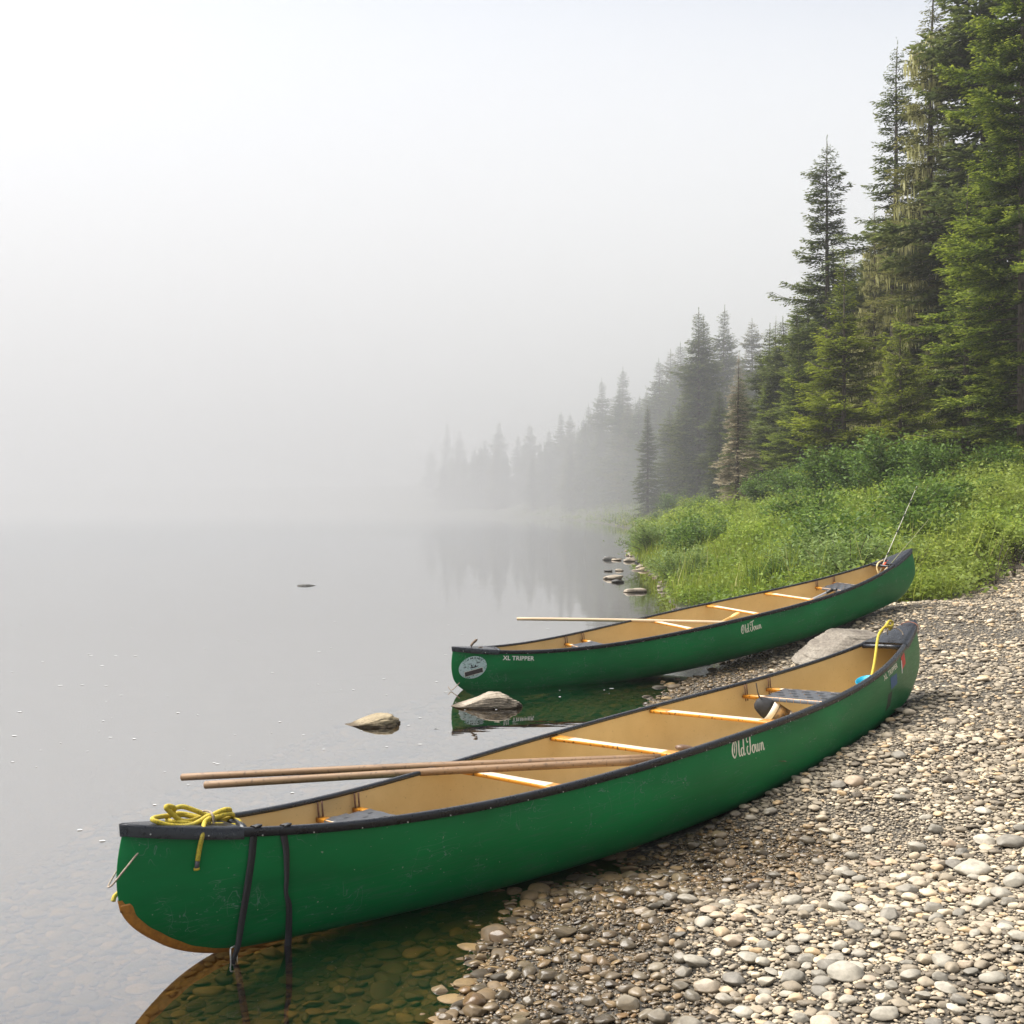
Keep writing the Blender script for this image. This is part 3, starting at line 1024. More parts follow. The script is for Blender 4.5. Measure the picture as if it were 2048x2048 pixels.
def emblem():
    c0 = on_hull('B', 946, 1335)[[0, 2]]
    ru = .5 * abs(on_hull('B', 974.5, 1333)[0] - on_hull('B', 917.5, 1338)[0]); rv = .105
    t = .10
    def P(u, v): return c0 + np.array([u * ru * math.cos(t) - v * rv * math.sin(t) * .3, v * rv + u * ru * math.sin(t)])
    V, Fc = [], []
    nr, na = 7, 40
    for i in range(nr):
        for j in range(na):
            a = 2 * math.pi * j / na; r = i / (nr - 1)
            V.append(P(r * math.cos(a), r * math.sin(a)))
    for i in range(nr - 1):
        for j in range(na):
            Fc.append((i * na + j, i * na + (j + 1) % na, (i + 1) * na + (j + 1) % na, (i + 1) * na + j))
    em = decal(Bc, 'emblem', M['emblem'], V, Fc, .0015)
    V, Fc, n = [], [], 0
    # ring of letters along the top, little canoes, and the plate below
    def put(v, f):
        nonlocal n
        V.append(np.array(v)); Fc.extend([tuple(i + n for i in q) for q in f]); n += len(v)
    mv, mf = font_mesh('MAINE', .012, 1.25)
    mv = mv / mv[:, 0].max()
    for i in range(len(mv)): pass
    q = []
    for (a, b) in mv:
        ang = R(96) - a * R(66); rr_ = .76 + b * .82
        q.append(P(rr_ * math.cos(ang), rr_ * math.sin(ang)))
    put(q, mf)
    mv, mf = font_mesh('NOR', .008, 1.3)
    mv = mv / mv[:, 0].max()
    q = []
    for (a, b) in mv:
        ang = R(140) - a * R(34); rr_ = .77 + b * .30
        q.append(P(rr_ * math.cos(ang), rr_ * math.sin(ang)))
    put(q, mf)
    for (u, v_, s) in ((-.55, .17, .13), (-.15, .36, .11), (.42, .31, .16), (.08, .02, .32)):
        pts = [(-1, .28), (-.85, -.1), (0, -.2), (.85, -.1), (1, .28), (.75, .06), (.5, .08), (.42, .5), (.25, .5), (.2, .1), (-.3, .1), (-.38, .75), (-.55, .75), (-.6, .08), (-.8, .06)]
        q = [P(u + a * s, v_ + b * s * 1.1) for a, b in pts]
        put(q, [(0, 1, 14), (1, 2, 10, 13), (13, 14, 1), (10, 13, 12, 11), (2, 3, 6, 9), (9, 6, 7, 8), (9, 10, 2), (3, 4, 5), (3, 5, 6)])
    d2 = decal(Bc, 'emblem_print', M['blackplastic'], np.concatenate(V), Fc, .003)
    d2.parent = em
    q = []
    for s in np.linspace(0, 1, 6):
        for r in (-.16, .16): q.append(P(-.62 + 1.28 * s, -.47 + r * 1.25 + .05 * s))
    o = decal(Bc, 'emblem_plate', plain('dark_plate', (.035, .026, .024), .5), q, [(2 * i, 2 * i + 2, 2 * i + 3, 2 * i + 1) for i in range(5)], .0042)
    o.parent = em
    q2 = []
    for s in np.linspace(0, 1, 6):
        for r in (-.19, .19): q2.append(P(-.65 + 1.34 * s, -.47 + r * 1.25 + .05 * s))
    o = decal(Bc, 'emblem_plate_border', M['bagcream'], q2, [(2 * i, 2 * i + 2, 2 * i + 3, 2 * i + 1) for i in range(5)], .0034)
    o.parent = em
emblem()
def patch(root, name, m, cs, eps=.002):
    cs = np.array(cs); V = []
    for i in range(6):
        for j in range(6):
            u, v_ = i / 5, j / 5
            V.append((1 - u) * (1 - v_) * cs[0] + u * (1 - v_) * cs[1] + u * v_ * cs[2] + (1 - u) * v_ * cs[3])
    return decal(root, name, m, V, grid_faces(6, 6), eps)
zt = lambda x: float(zs(x / L))
x0 = .80 * L
patch(A, 'red_sticker', M['red'], [(x0, zt(x0) - .13), (x0 + .12, zt(x0) - .10), (x0 + .10, zt(x0) - .02), (x0 + .0, zt(x0) - .04)])
patch(A, 'red_sticker_edge', M['white'], [(x0 - .012, zt(x0) - .15), (x0 + .012, zt(x0) - .15), (x0 + .012, zt(x0) - .06), (x0 - .012, zt(x0) - .06)], .003)
x0 = .70 * L
patch(A, 'blue_sticker', M['blue'], [(x0, zt(x0) - .17), (x0 + .16, zt(x0) - .155), (x0 + .16, zt(x0) - .085), (x0, zt(x0) - .09)])
patch(A, 'grey_sticker', plain('faded_sticker', (.035, .05, .03), .6), [(x0 - .10, zt(x0) - .30), (x0 + .0, zt(x0) - .28), (x0 + .03, zt(x0) - .18), (x0 - .07, zt(x0) - .19)])

# ---- grab cords through the stems
def cord_local(c, pts, r, m, name, parent, k=8, seg=6):
    v, f = tube(spline(pts, k), r, seg)
    return obj(name, v, f, m, parent, smooth=True)
p = on_hull('A', 271, 1712, .004)
tipx = -L - .055
cord_local('A', [(p[0] + .02, p[1] + .006, p[2] + .012), p, ((p[0] + tipx) / 2 - .01, p[1] - .012, p[2] - .035), (tipx - .008, -.012, p[2] - .085), (tipx - .01, .014, p[2] - .09), ((p[0] + tipx) / 2, .03, p[2] - .04)], .0035, M['cord'], 'grab_cord', A)
p = on_hull('B', 917, 1368, .004)
cord_local('B', [(p[0] + .012, p[1], p[2] + .01), (p[0] - .06, p[1] - .012, p[2] - .03), (p[0] - .085, -.012, p[2] - .04), (p[0] - .095, .02, p[2] - .01)], .0045, M['cord'], 'grab_cord', Bc)

# ------------------------------------------------------------------ things lying in and on the canoes (top level)
def W(c, pts): return to_world(c, np.asarray(pts, float))
def fit_line(c, px, py, y_fn, z_fn, xr):
    """x on the canoe whose point (x, y_fn(x), z_fn(x)) projects nearest to the pixel"""
    best = None
    for x in np.linspace(*xr, 600):
        q = W(c, [(x, y_fn(x), z_fn(x))])[0]
        d = q - CAM
        cp, sp_ = math.cos(PIT), math.sin(PIT)
        fy = d[1] * cp - d[2] * sp_; up = d[1] * sp_ + d[2] * cp
        e = (1024 + F * d[0] / fy - px) ** 2 + .2 * (1024 - F * up / fy - py) ** 2
        if best is None or e < best[0]: best = (e, x)
    x = best[1]
    return np.array([x, y_fn(x), z_fn(x)])

def pole(c, far_px, near_px, left_px, r, label, zoff, m, zin=-.10, group='wooden setting poles'):
    rail = lambda x: float(zs(x / L)) + .0135 + r + zoff
    def pix(q):
        d = q - CAM; cp, sp_ = math.cos(PIT), math.sin(PIT)
        fy = d[1] * cp - d[2] * sp_
        return np.array([1024 + F * d[0] / fy, 1024 - F * (d[1] * sp_ + d[2] * cp) / fy])
    p1 = fit_line(c, *far_px, lambda x: float(bg_(x / L)), rail, (-2.6, 1))
    w1 = W(c, [p1])[0]
    best = None
    for zi in np.linspace(-.22, .0, 60):
        p2 = fit_line(c, *near_px, lambda x: -float(bg_(x / L)) + .05, lambda x: float(zs(x / L)) + zi, (-2.2, 1.5))
        w2 = W(c, [p2])[0]
        u = w1 - w2
        ss_ = np.linspace(1, 3.4, 400)
        q = np.array([pix(w2 + u * k) for k in ss_])
        i = int(np.argmin(np.abs(q[:, 0] - left_px[0])))
        e = (pix(w2)[1] - near_px[1]) ** 2 + (.45 * (q[i, 1] - left_px[1])) ** 2
        if best is None or e < best[0]: best = (e, w2, w2 + u * ss_[i])
    w2 = best[1]
    u = w1 - w2
    end = .3 * best[2] + .7 * at(*left_px, best[2][1])
    print(label, pix(end), pix(w1), pix(w2))
    P = end + np.linspace(0, 1, 14)[:, None] * (w2 - end)
    P[:, 2] += np.sin(np.linspace(0, math.pi, 14)) * .006
    rr_ = np.full(14, r)
    P = np.concatenate([[P[0] - .006 * unit(P[1] - P[0])], P]); rr_ = np.concatenate([[r * .72], rr_])
    ax = unit(P[-1] - P[0])
    rot = Vector(ax).to_track_quat('X', 'Z').to_matrix()
    mid = P.mean(0)
    v, f = tube(P, rr_, 12)
    lv_ = (v - mid) @ np.array(rot)
    o = obj('pole', lv_, f, m, smooth=True, origin=(0, 0, 0))
    o.matrix_world = Matrix.Translation(mid) @ rot.to_4x4()
    tag(o, label, 'pole', group)
    return o
pole('A', (872, 1542), (1322, 1521), (364, 1563), .0185, 'longer brown wooden pole reaching farther out over the water from nearest canoe', .0, M['pole'])
pole('A', (840, 1553), (1310, 1529), (411, 1583), .0195, 'shorter brown wooden pole lying in front, across the nearest canoe', .004, M['pole'], -.085)
pole('B', (1264, 1245), (1478, 1250), (1035, 1243), .0185, 'single pale wooden pole laid across the farther canoe', .0, M['pale_wood'])

def oriented(name, build, p, q, roll_up=(0, 0, 1)):
    """empty at p whose local +X looks at q"""
    ax = unit(np.asarray(q) - np.asarray(p))
    y = np.cross(roll_up, ax); y = unit(y); z = np.cross(ax, y)
    m = Matrix.Identity(4)
    for i in range(3):
        m[i][0], m[i][1], m[i][2], m[i][3] = ax[i], y[i], z[i], p[i]
    o = empty(name, mat=m)
    build(o)
    return o
def lathe(prof, seg=16, squash=(1, 1)):
    a = np.linspace(0, 2 * math.pi, seg, endpoint=False)
    v = [(x, r * math.cos(t) * squash[0], r * math.sin(t) * squash[1]) for x, r in prof for t in a]
    f = [(i * seg + j, i * seg + (j + 1) % seg, (i + 1) * seg + (j + 1) % seg, (i + 1) * seg + j) for i in range(len(prof) - 1) for j in range(seg)]
    f += [tuple(range(seg))[::-1], tuple((len(prof) - 1) * seg + j for j in range(seg))]
    return v, f
def blade(x0_, ln, wd, th_=.006):
    xs_ = np.linspace(0, 1, 14)
    v = []
    for t in xs_:
        h = wd / 2 * min(1, (t / .25) ** .7) * (1 if t < .85 else math.sqrt(max(0, 1 - ((t - .85) / .16) ** 2)))
        h = max(h, .012)
        for (a, b) in ((-1, 0), (-.5, .8), (0, 1), (.5, .8), (1, 0), (.5, -.8), (0, -1), (-.5, -.8)):
            v.append((x0_ + t * ln, a * h, b * th_))
    f = [(i * 8 + j, i * 8 + (j + 1) % 8, (i + 1) * 8 + (j + 1) % 8, (i + 1) * 8 + j) for i in range(13) for j in range(8)]
    f += [tuple(range(8))[::-1], tuple(13 * 8 + j for j in range(8))]
    return v, f
def wood_paddle(o, m=None, ln=1.45):
    bl = min(.5, ln * .45)
    m = m or M['paddle']
    v, f = lathe([(-.002, .008), (.0, .018), (.03, .030), (.07, .030), (.11, .020), (.15, .0155), (min(.5, ln * .4), .0145), (ln - bl, .0155)], 14, (1.0, .62))
    v2, f2 = lathe([(.13, .015), (ln - bl + .04, .0158)], 12)
    MB().add(v, f).build('grip', m, o, smooth=True)
    MB().add(v2, f2).build('shaft', m, o, smooth=True)
    v, f = blade(ln - bl, bl, .17)
    MB().add(v, f).build('paddle_blade', m, o, smooth=True)
def t_paddle(o, ln=1.4):
    v, f = tube([(-.012, -.052, 0), (-.004, -.035, 0), (0, 0, 0), (-.004, .035, 0), (-.012, .052, 0)], [.012, .016, .018, .016, .012], 10)
    mbb = MB().add(v, f)
    v, f = lathe([(0, .016), (.05, .018), (.10, .017)], 12); mbb.add(v, f)
    mbb.build('grip', M['blackplastic'], o, smooth=True)
    v, f = lathe([(.09, .0145), (ln - .46, .0145)], 12); MB().add(v, f).build('shaft', M['alu'], o, smooth=True)
    v, f = blade(ln - .48, .48, .2); MB().add(v, f).build('paddle_blade', M['blackplastic'], o, smooth=True)

def lay_paddle(c, px0, px1, y0, y1, build, label):
    """paddle whose grip shows at the first pixel and whose shaft dips behind the near side at the second"""
    a_, b_ = on_plane(c, *px0, y0), on_plane(c, *px1, y1)
    u = unit(b_ - a_)
    ln = .3
    while ln < 1.5:                                    # until the blade meets the hull
        q = a_ + u * (ln + .02)
        if q[2] < zk(q[0] / L) + .06 or abs(q[1]) > hull_half(q[0], q[2]) - .04: break
        ln += .01
    w0, w1 = W(c, [a_, a_ + u])
    o = oriented('paddle', lambda r_: build(r_, ln), w0, w1)
    tag(o, label, 'paddle', 'canoe paddles')
    print('paddle', ln, a_, u)
lay_paddle('B', (1478, 1226), (1408, 1263), -.10, -.13, lambda r_, ln: wood_paddle(r_, None, ln), 'yellow wooden paddle leaning over a thwart in the farther canoe')
lay_paddle('B', (1667, 1179), (1614, 1204), -.335, -.27, t_paddle, 'paddle with white shaft and black T grip in the farther canoe')
lay_paddle('A', (1354, 1495), (1398, 1500), -.24, -.28, lambda r_, ln: wood_paddle(r_, M['dark_wood'], ln), 'dark wooden paddle, only its grip showing over a thwart of the nearest canoe')

# throw bag hung from the rear seat rail of the near canoe
def throw_bag(o):
    prof = [(0, .022), (.015, .042), (.04, .055), (.075, .062), (.098, .064)]
    v, f = lathe(prof, 20, (.9, 1.05)); v = np.array(v); v += .004 * np.stack([0 * v[:, 0], noise(v, 22, 1), noise(v, 25, 4)], -1)
    MB().add(v, f).build('bag_neck', M['bagblack'], o, smooth=True)
    def ring(a, b, ra, rb, m, nm, e=.0):
        v, f = lathe([(a, ra * .875), ((a + b) / 2, (ra + rb) / 2 * .875 + e), (b, rb * .875)], 20, (.9, 1.05)); MB().add(v, f).build(nm, m, o, smooth=True)
    ring(.098, .135, .0745, .077, M['bagcream'], 'cream_band')
    ring(.135, .215, .0755, .0755, M['bagmesh'], 'mesh_panel')
    ring(.215, .245, .077, .076, M['bagcream'], 'cream_band')
    ring(.245, .33, .0755, .062, M['bagyellow'], 'bag_base')
    pts = [(.02, -.03, .03), (-.02, -.018, .055), (-.055, -.004, .095), (-.062, .012, .102), (-.05, .03, .09), (-.015, .035, .05), (.02, .035, .02)]
    q = spline(pts, 6); v = []
    for a in q: v += [a + np.array([0, -.011, .004]), a + np.array([0, .011, -.004])]
    MB().add(v, [(2 * i, 2 * i + 1, 2 * i + 3, 2 * i + 2) for i in range(len(q) - 1)]).build('hanging_strap', M['strap'], o)
xr_ = .457 * L
best = min(np.linspace(-.1, .35, 200), key=lambda yy: abs((lambda d: 1024 + F * d[0] / d[1])(W('A', [(xr_ - .02, yy, zt(xr_) - .085)])[0] - CAM) - 1529))
rail_p = W('A', [(xr_ - .004, best, zt(xr_) - .07)])[0]
bd = unit(np.array([.80, -.12, -.50]))
bag_p = rail_p + np.array([-.03, -.03, -.055]) - bd * .045
o = oriented('throw_bag', throw_bag, bag_p, bag_p + bd)
tag(o, 'black throw rope bag with cream bands and yellow base hanging from a seat rail', 'bag')

# blue bailer standing in the stern of the near canoe
def bailer():
    c = on_plane('A', 1733, 1363, -.16) - np.array([0, 0, .125])
    seg = 24; a = np.linspace(0, 2 * math.pi, seg, endpoint=False); v = []
    pr = [(.052, 0), (.06, .004), (.064, .07), (.068, .135), (.072, .137), (.072, .13), (.066, .132), (.062, .07), (.054, .01), (.0, .008)]
    for r, z in pr:
        for t in a: v.append((r * math.cos(t), r * math.sin(t), z + (.02 * math.cos(t) if z > .1 else 0)))
    f = [(i * seg + j, i * seg + (j + 1) % seg, (i + 1) * seg + (j + 1) % seg, (i + 1) * seg + j) for i in range(len(pr) - 1) for j in range(seg)] + [tuple(range(seg))[::-1]]
    v = W('A', np.array(v) + c)
    o = obj('bailer', v, f, M['cyan'], smooth=True)
    tag(o, 'bright blue plastic bailer in the stern of the nearest canoe', 'bailer')
bailer()

# coiled yellow painter on the bow deck of the near canoe
def cpt(px, py, yl): return on_plane('A', px, py, yl)
def zoom6(x, y): return (280 + x * 240 / 1932, 1590 + y * 240 / 1932)
def rope(pts6, r=.0092):
    P = [cpt(*zoom6(x, y), yl) for x, y, yl in pts6]
    return tube(spline(P, 7), r, 10)
def painter():
    root = empty('rope', mat=cmat('A'))
    m_ = cmat('A'); 
    tag(root, 'yellow rope coiled and tied on the bow of the nearest canoe', 'rope')
    mb = MB()
    v, f = rope([(1150, 430, .0), (980, 370, .03), (800, 420, .02), (640, 400, .01), (480, 270, .0), (420, 205, -.005), (450, 180, .0), (540, 200, .02), (520, 260, .04), (470, 340, .05), (440, 400, .04), (520, 430, .01), (700, 450, -.005), (860, 470, .0), (1140, 465, .01)]); mb.add(v, f)
    v, f = rope([(1170, 350, .0), (1040, 310, .02), (860, 240, .025), (700, 190, .03), (590, 205, .035), (540, 260, .04), (560, 330, .055), (700, 320, .06), (860, 350, .05), (1000, 370, .04), (1160, 380, .03)]); mb.add(v, f)
    v, f = rope([(1170, 320, -.035), (1080, 345, -.03), (960, 420, -.03), (820, 485, -.035), (640, 500, -.035), (430, 480, -.03), (270, 430, -.025), (200, 395, -.01), (240, 365, .015), (360, 345, .03), (480, 330, .05), (640, 300, .06), (900, 345, .055), (1160, 400, .02)]); mb.add(v, f)
    v, f = rope([(1150, 330, .0), (1270, 270, .0), (1370, 235, .0), (1440, 235, .015), (1445, 275, .03), (1380, 310, .03), (1180, 400, .02)]); mb.add(v, f)
    v, f = rope([(1150, 380, -.02), (1250, 350, -.01), (1380, 310, -.005), (1480, 310, .01), (1490, 345, .03), (1440, 370, .04), (1300, 410, .035), (1170, 430, .02)]); mb.add(v, f)
    v, f = rope([(1150, 475, -.03), (1300, 480, -.035), (1480, 495, -.035), (1580, 470, -.02), (1600, 430, .0), (1540, 405, .03), (1420, 405, .04), (1180, 440, .03)]); mb.add(v, f)
    mb.build('rope_coil', M['rope'], root, smooth=True)
    e1 = on_hull('A', *zoom6(1010, 620), .013); e2 = on_hull('A', *zoom6(960, 850), .011); e3 = on_hull('A', *zoom6(925, 1060), .011); e4 = on_hull('A', *zoom6(912, 1190), .011)
    s0 = cpt(*zoom6(1180, 340), -.03); s1 = cpt(*zoom6(1080, 400), -.045); s2 = cpt(*zoom6(1035, 460), -.055)
    e1[1] = min(e1[1], -.075)
    P = spline([s0, s1, s2, e1, e2, e3], 7)
    v, f = tube(P, .0092, 10)
    obj('rope_tail', v, f, M['rope'], root, smooth=True)
    v, f = tube([e3, (e3 + e4) / 2, e4], .0088, 10); tp = obj('taped_end', v, f, plain('grey_tape', (.06, .06, .065), .45), root, smooth=True)
    v, f = tube([e4 + np.array([0, 0, .004]), e4 - np.array([0, 0, .004])], .0115, 10); obj('frayed_tip', v, f, M['rope'], root, smooth=True)
    P = [cpt(*zoom6(x, y), yl) for x, y, yl in ((1010, 262, .0), (1060, 255, -.01), (1130, 275, -.03), (1170, 330, -.048), (1182, 420, -.05), (1180, 505, -.045), (1175, 510, .0), (1165, 400, .075), (1140, 290, .05), (1110, 265, .0))]
    v, f = tube(spline(P, 6), .0042, 8); obj('tie_cord', v, f, M['cord'], root, smooth=True)
    return root
painter()
# loose end of the same colour hanging past the cutwater
q = [cpt(236, 1786, .03), cpt(229, 1793, .025), cpt(226, 1803, .02)]
v, f = tube(spline(W('A', q), 5), .0085, 10)
o = obj('rope_end', v, f, M['rope'], smooth=True); tag(o, 'short yellow rope end poking out behind the bow of nearest canoe', 'rope')

def strap_thing(pts, label, twist=None):
    """webbing strap over the rail of the near canoe and down its side into the water"""
    P, Wd = [], []
    first = on_hull('A', *pts[0][:2], .0)
    xr = first[0]
    zr = zt(xr) + .0155
    b = float(bg_(xr / L))
    for dy, dz in ((.10, -.16), (.045, -.06), (.022, -.004), (.0, .003), (-.018, .001)):
        P.append((xr + .01, -b + dy, zr + dz)); Wd.append(.0138)
    for (px_, py_, wd) in pts[1:]:
        if py_ < 1890: q = on_hull('A', px_, py_, .005)
        else: q = cpt(px_, py_, P[-1][1] + .012)
        P.append(q); Wd.append(wd)
    P = spline(P, 6); Wd = np.interp(np.linspace(0, 1, len(P)), np.linspace(0, 1, len(Wd)), Wd)
    v = []
    for i, (a, wd) in enumerate(zip(P, Wd)):
        k = min(1.0, wd / .0138); a = a + np.array([0, -.014 * (1 - k) - .002, 0])
        sx = np.array([1.0, 0, 0]) * wd * 1.15 + np.array([0, -1, 0]) * .012 * (1 - k)
        v += [a - sx, a + sx, a + sx + np.array([0, .0016, 0]), a - sx + np.array([0, .0016, 0])]
    n_ = len(P)
    f = [(4 * i + j, 4 * i + (j + 1) % 4, 4 * i + 4 + (j + 1) % 4, 4 * i + 4 + j) for i in range(n_ - 1) for j in range(4)] + [(0, 1, 2, 3), (4 * n_ - 4, 4 * n_ - 3, 4 * n_ - 2, 4 * n_ - 1)]
    root = empty('strap', mat=cmat('A'))
    MB().add(v, f).build('webbing', M['strap'], root)
    tag(root, label, 'strap', 'black straps hanging over the bow')
    return root, P
s1, P1 = strap_thing([(508, 1655, .0), (508, 1668, .0138), (503, 1715, .0138), (494, 1777, .0135), (483, 1840, .012), (474, 1892, .009), (465, 1918, .008), (457, 1950, .010)], 'flat black strap nearer the bow tip, ending in a metal buckle')
pb_ = P1[-9]
v, f = tube(spline([pb_ + np.array([-.012, 0, .03]), pb_ + np.array([.012, 0, .028]), pb_ + np.array([.008, .0, -.03]), pb_ + np.array([-.014, .0, -.03]), pb_ + np.array([-.013, 0, .028])], 3), .003, 6)
obj('buckle', v, f, M['steel'], s1)
strap_thing([(567, 1654, .0), (567, 1666, .0138), (571, 1700, .010), (571, 1752, .006), (569, 1784, .0035), (576, 1809, .009), (577, 1855, .0125), (575, 1892, .0135), (572, 1917, .0138), (557, 1956, .0135)], 'twisted black strap next to the bow seat, trailing in the water')

# yellow rope and cord at the stern of the near canoe
def stern_rope():
    root = empty('rope', mat=cmat('A'))
    tag(root, 'yellow rope knotted to the stern handle of the nearest canoe', 'rope')
    def pl(x, y, yl): return on_plane('A', 1740 + x * 140 / 1690, 1220 + y * 140 / 1690, yl)
    mb = MB()
    v, f = tube(spline([pl(520, 440, .0), pl(440, 380, .0), pl(360, 410, .0), pl(270, 500, .0), pl(205, 620, -.01), pl(170, 800, -.03), pl(145, 1000, -.05), pl(110, 1250, -.07), pl(70, 1470, -.09), pl(40, 1600, -.10)], 6), .0098, 10); mb.add(v, f)
    v, f = tube(spline([pl(400, 370, .0), pl(440, 290, .01), pl(500, 265, .02), pl(545, 310, .02), pl(520, 390, .0), pl(430, 400, -.02), pl(380, 380, -.01), pl(420, 350, .03), pl(490, 400, .03), pl(480, 470, .0)], 6), .0098, 10); mb.add(v, f)
    mb.build('knotted_rope', M['rope'], root, smooth=True)
    v, f = tube(spline([pl(425, 590, .03), pl(420, 480, .02), pl(470, 430, .01), pl(560, 425, -.01), pl(680, 460, -.03), pl(770, 530, -.05), pl(805, 610, -.06)], 6), .0045, 8)
    obj('cord_loop', v, f, M['cord'], root, smooth=True)
stern_rope()
# red cord round the stern tip
tc = [(L * .972, s * (float(bg_(.972)) + .026), float(zs(.972)) + h) for s, h in ((-1, -.05), (-1, .01))] + [(L * .975, 0, float(zs(.975)) + .03)] + [(L * .972, s * (float(bg_(.972)) + .026), float(zs(.972)) + h) for s, h in ((1, .01), (1, -.05))]
v, f = tube(spline(tc, 5), .0028, 6); obj('tip_cord', v, f, plain('red_cord', (.25, .09, .05), .7), A, smooth=True)

# fishing rods and gear in the stern of the far canoe
def pB(px_, py_, yl): return W('B', [on_plane('B', px_, py_, yl)])[0]
def z4(x, y): return 1720 + x * 140 / 1229, 960 + y * 140 / 1229
def rod(a, b, r0, r1, m, label, guides=True):
    root = empty('fishing_rod', a)
    n_ = 12
    P = np.linspace(0, 1, n_)[:, None] * (b - a)
    v, f = tube(P, np.linspace(r0, r1, n_), 8)
    MB().add(v, f).build('rod_blank', m, root, smooth=True)
    if guides:
        for t in (.22, .48, .66, .82, .97):
            q = (b - a) * t; u = unit(b - a)
            v, f = tube([q - u * .018, q, q + u * .018], np.interp(t, [0, 1], [r0, r1]) * 1.7, 8)
            v2, f2 = tube(spline([q + np.array([.004, -.004, -.012]), q + np.array([.016, -.008, -.014]), q + np.array([.016, -.008, .014]), q + np.array([.004, -.004, .012])], 4), .0018, 5)
            MB().add(v, f).add(v2, f2).build('rod_guide', M['blackplastic'], root, smooth=True)
    v, f = tube([np.zeros(3), -unit(b - a) * .12, -unit(b - a) * .28], .013, 8); MB().add(v, f).build('cork_grip', M['pale_wood'], root, smooth=True)
    tag(root, label, 'fishing rod', 'fishing rods in the farther canoe')
a = pB(*z4(335, 1640), -.02); b = pB(*z4(998, 112), .08)
rod(a, b, .005, .0026, M['rod'], 'white fishing rod leaning up out of the farther canoe')
a = pB(*z4(500, 1520), -.10); b = pB(*z4(1215, 680), .05)
rod(a, b, .0042, .002, M['oliverod'], 'thin olive fishing rod slanting over the stern of the farther canoe', False)
v, f = tube(spline([pB(*z4(325, 1635), -.03), pB(*z4(300, 1560), -.01), pB(*z4(302, 1500), .0), pB(*z4(330, 1450), .03), pB(*z4(400, 1415), .06), pB(*z4(470, 1400), .08)], 6), .010, 8)
o = obj('rope', v, f, plain('cream_rope', (.55, .42, .2), .7), smooth=True); tag(o, 'loop of cream rope beside the white fishing rod', 'rope')
mbg = MB()
for pts in ([(405, 1525, -.03), (430, 1480, -.02), (480, 1455, .0), (540, 1435, .02), (600, 1410, .03)], [(470, 1430, .02), (510, 1455, .01), (530, 1485, .0)]):
    v, f = tube(spline([pB(*z4(x, y), yl) for x, y, yl in pts], 5), .016, 8); mbg.add(v, f)
o = mbg.build('anchor', M['orange'], smooth=True); tag(o, 'small orange anchor tucked under the stern deck of the farther canoe', 'anchor')
v, f = tube(spline([pB(*z4(x, y), yl) for x, y, yl in ((420, 1400, .05), (450, 1412, .05), (470, 1425, .04))], 4), .02, 8)
o = obj('fishing_reel', v, f, M['blackplastic'], smooth=True); tag(o, 'black fishing reel behind the white rod', 'reel')

# curled leaf and cord on the bow deck of the far canoe
P = np.array([pB(944, 1296, .0), pB(943, 1290, .0), pB(948, 1284, .0), pB(955, 1278, .005)])
v, f = tube(spline(P, 5), [.008] * 4 + [.024] * 6 + [.027] * 4 + [.015, .005], 8, flat=.5)
o = obj('leaf', v, f, M['deadleaf'], smooth=True); tag(o, 'curled brown leaf standing on the bow of the farther canoe', 'leaf')
v, f = tube(spline([pB(957, 1296, -.03), pB(960, 1294, .0), pB(966, 1296, .0), pB(968, 1299, -.03)], 5), .005, 6)
o = obj('cord', v, f, M['cord'], smooth=True); tag(o, 'small loop of tan cord on the bow of the farther canoe', 'cord')

# ------------------------------------------------------------------ rocks
def rock(dims, seed, sub=5, rough=.22, taper=0.0):
    v, f = ico(sub)
    r = np.random.default_rng(seed)
    o = r.uniform(-9, 9, 3)
    d = 1 + rough * noise(v + o, .8, seed) + rough * .45 * noise(v + o, 2.1, seed + 3) + rough * .16 * noise(v + o, 5.5, seed + 6)
    p = v * d[:, None]
    for _ in range(9 if sub > 5 else 5):                 # broken facets
        n = unit(r.normal(size=3)); c = r.uniform(.55, .85)
        h = p @ n
        p = np.where((h > c)[:, None], p - n * ((h - c) * .85)[:, None], p)
    if sub > 5:                                          # bedding cracks
        st = p[:, 2] * 9 + 1.2 * noise(p, 1.4, seed + 1)
        p = p * (1 - .045 * np.clip(1 - np.abs((st % 1.7) - .85) * 5, 0, 1) + .018 * noise(p, 9, 2) + .012 * noise(p, 17, 5))[:, None]
    if taper: p = p * np.stack([np.ones(len(p)), 1 - taper * .5 * sstep(.3, -1, p[:, 0]), 1 - taper * sstep(.25, -.75, p[:, 0])], -1)
    return p * np.array(dims) / 2, f
def add_rock(pos, dims, rz, seed, m, label, cat='rock', group=None, name='rock', sub=5, rough=.22, lift=.5, tiltx=0, taper=0.0):
    v, f = rock(dims, seed, sub, rough, taper)
    c, s = math.cos(rz), math.sin(rz)
    if tiltx:
        v = np.stack([v[:, 0] * math.cos(tiltx) - v[:, 2] * math.sin(tiltx), v[:, 1], v[:, 0] * math.sin(tiltx) + v[:, 2] * math.cos(tiltx)], -1)
    v = np.stack([v[:, 0] * c - v[:, 1] * s, v[:, 0] * s + v[:, 1] * c, v[:, 2]], -1)
    v = v + np.array(pos) + np.array([0, 0, dims[2] * (lift - .5)])
    o = obj(name, v, f, m, smooth=True)
    return tag(o, label, cat, group)
p = at(742, 1452, 8.72)
add_rock((p[0] - .01, 8.75, .0), (.50, .30, .19), .1, 3, M['tanrock'], 'lone tan rock with a long tapering end out in the water', lift=.52, rough=.2, tiltx=.04, taper=.72, sub=6)
add_rock((-.215, 9.55, .02), (.72, .44, .22), -.06, 12, M['rock'], 'jagged pale brown rock in the water by the bow of the farther canoe', lift=.5, rough=.26, tiltx=.03, taper=.6, sub=6)
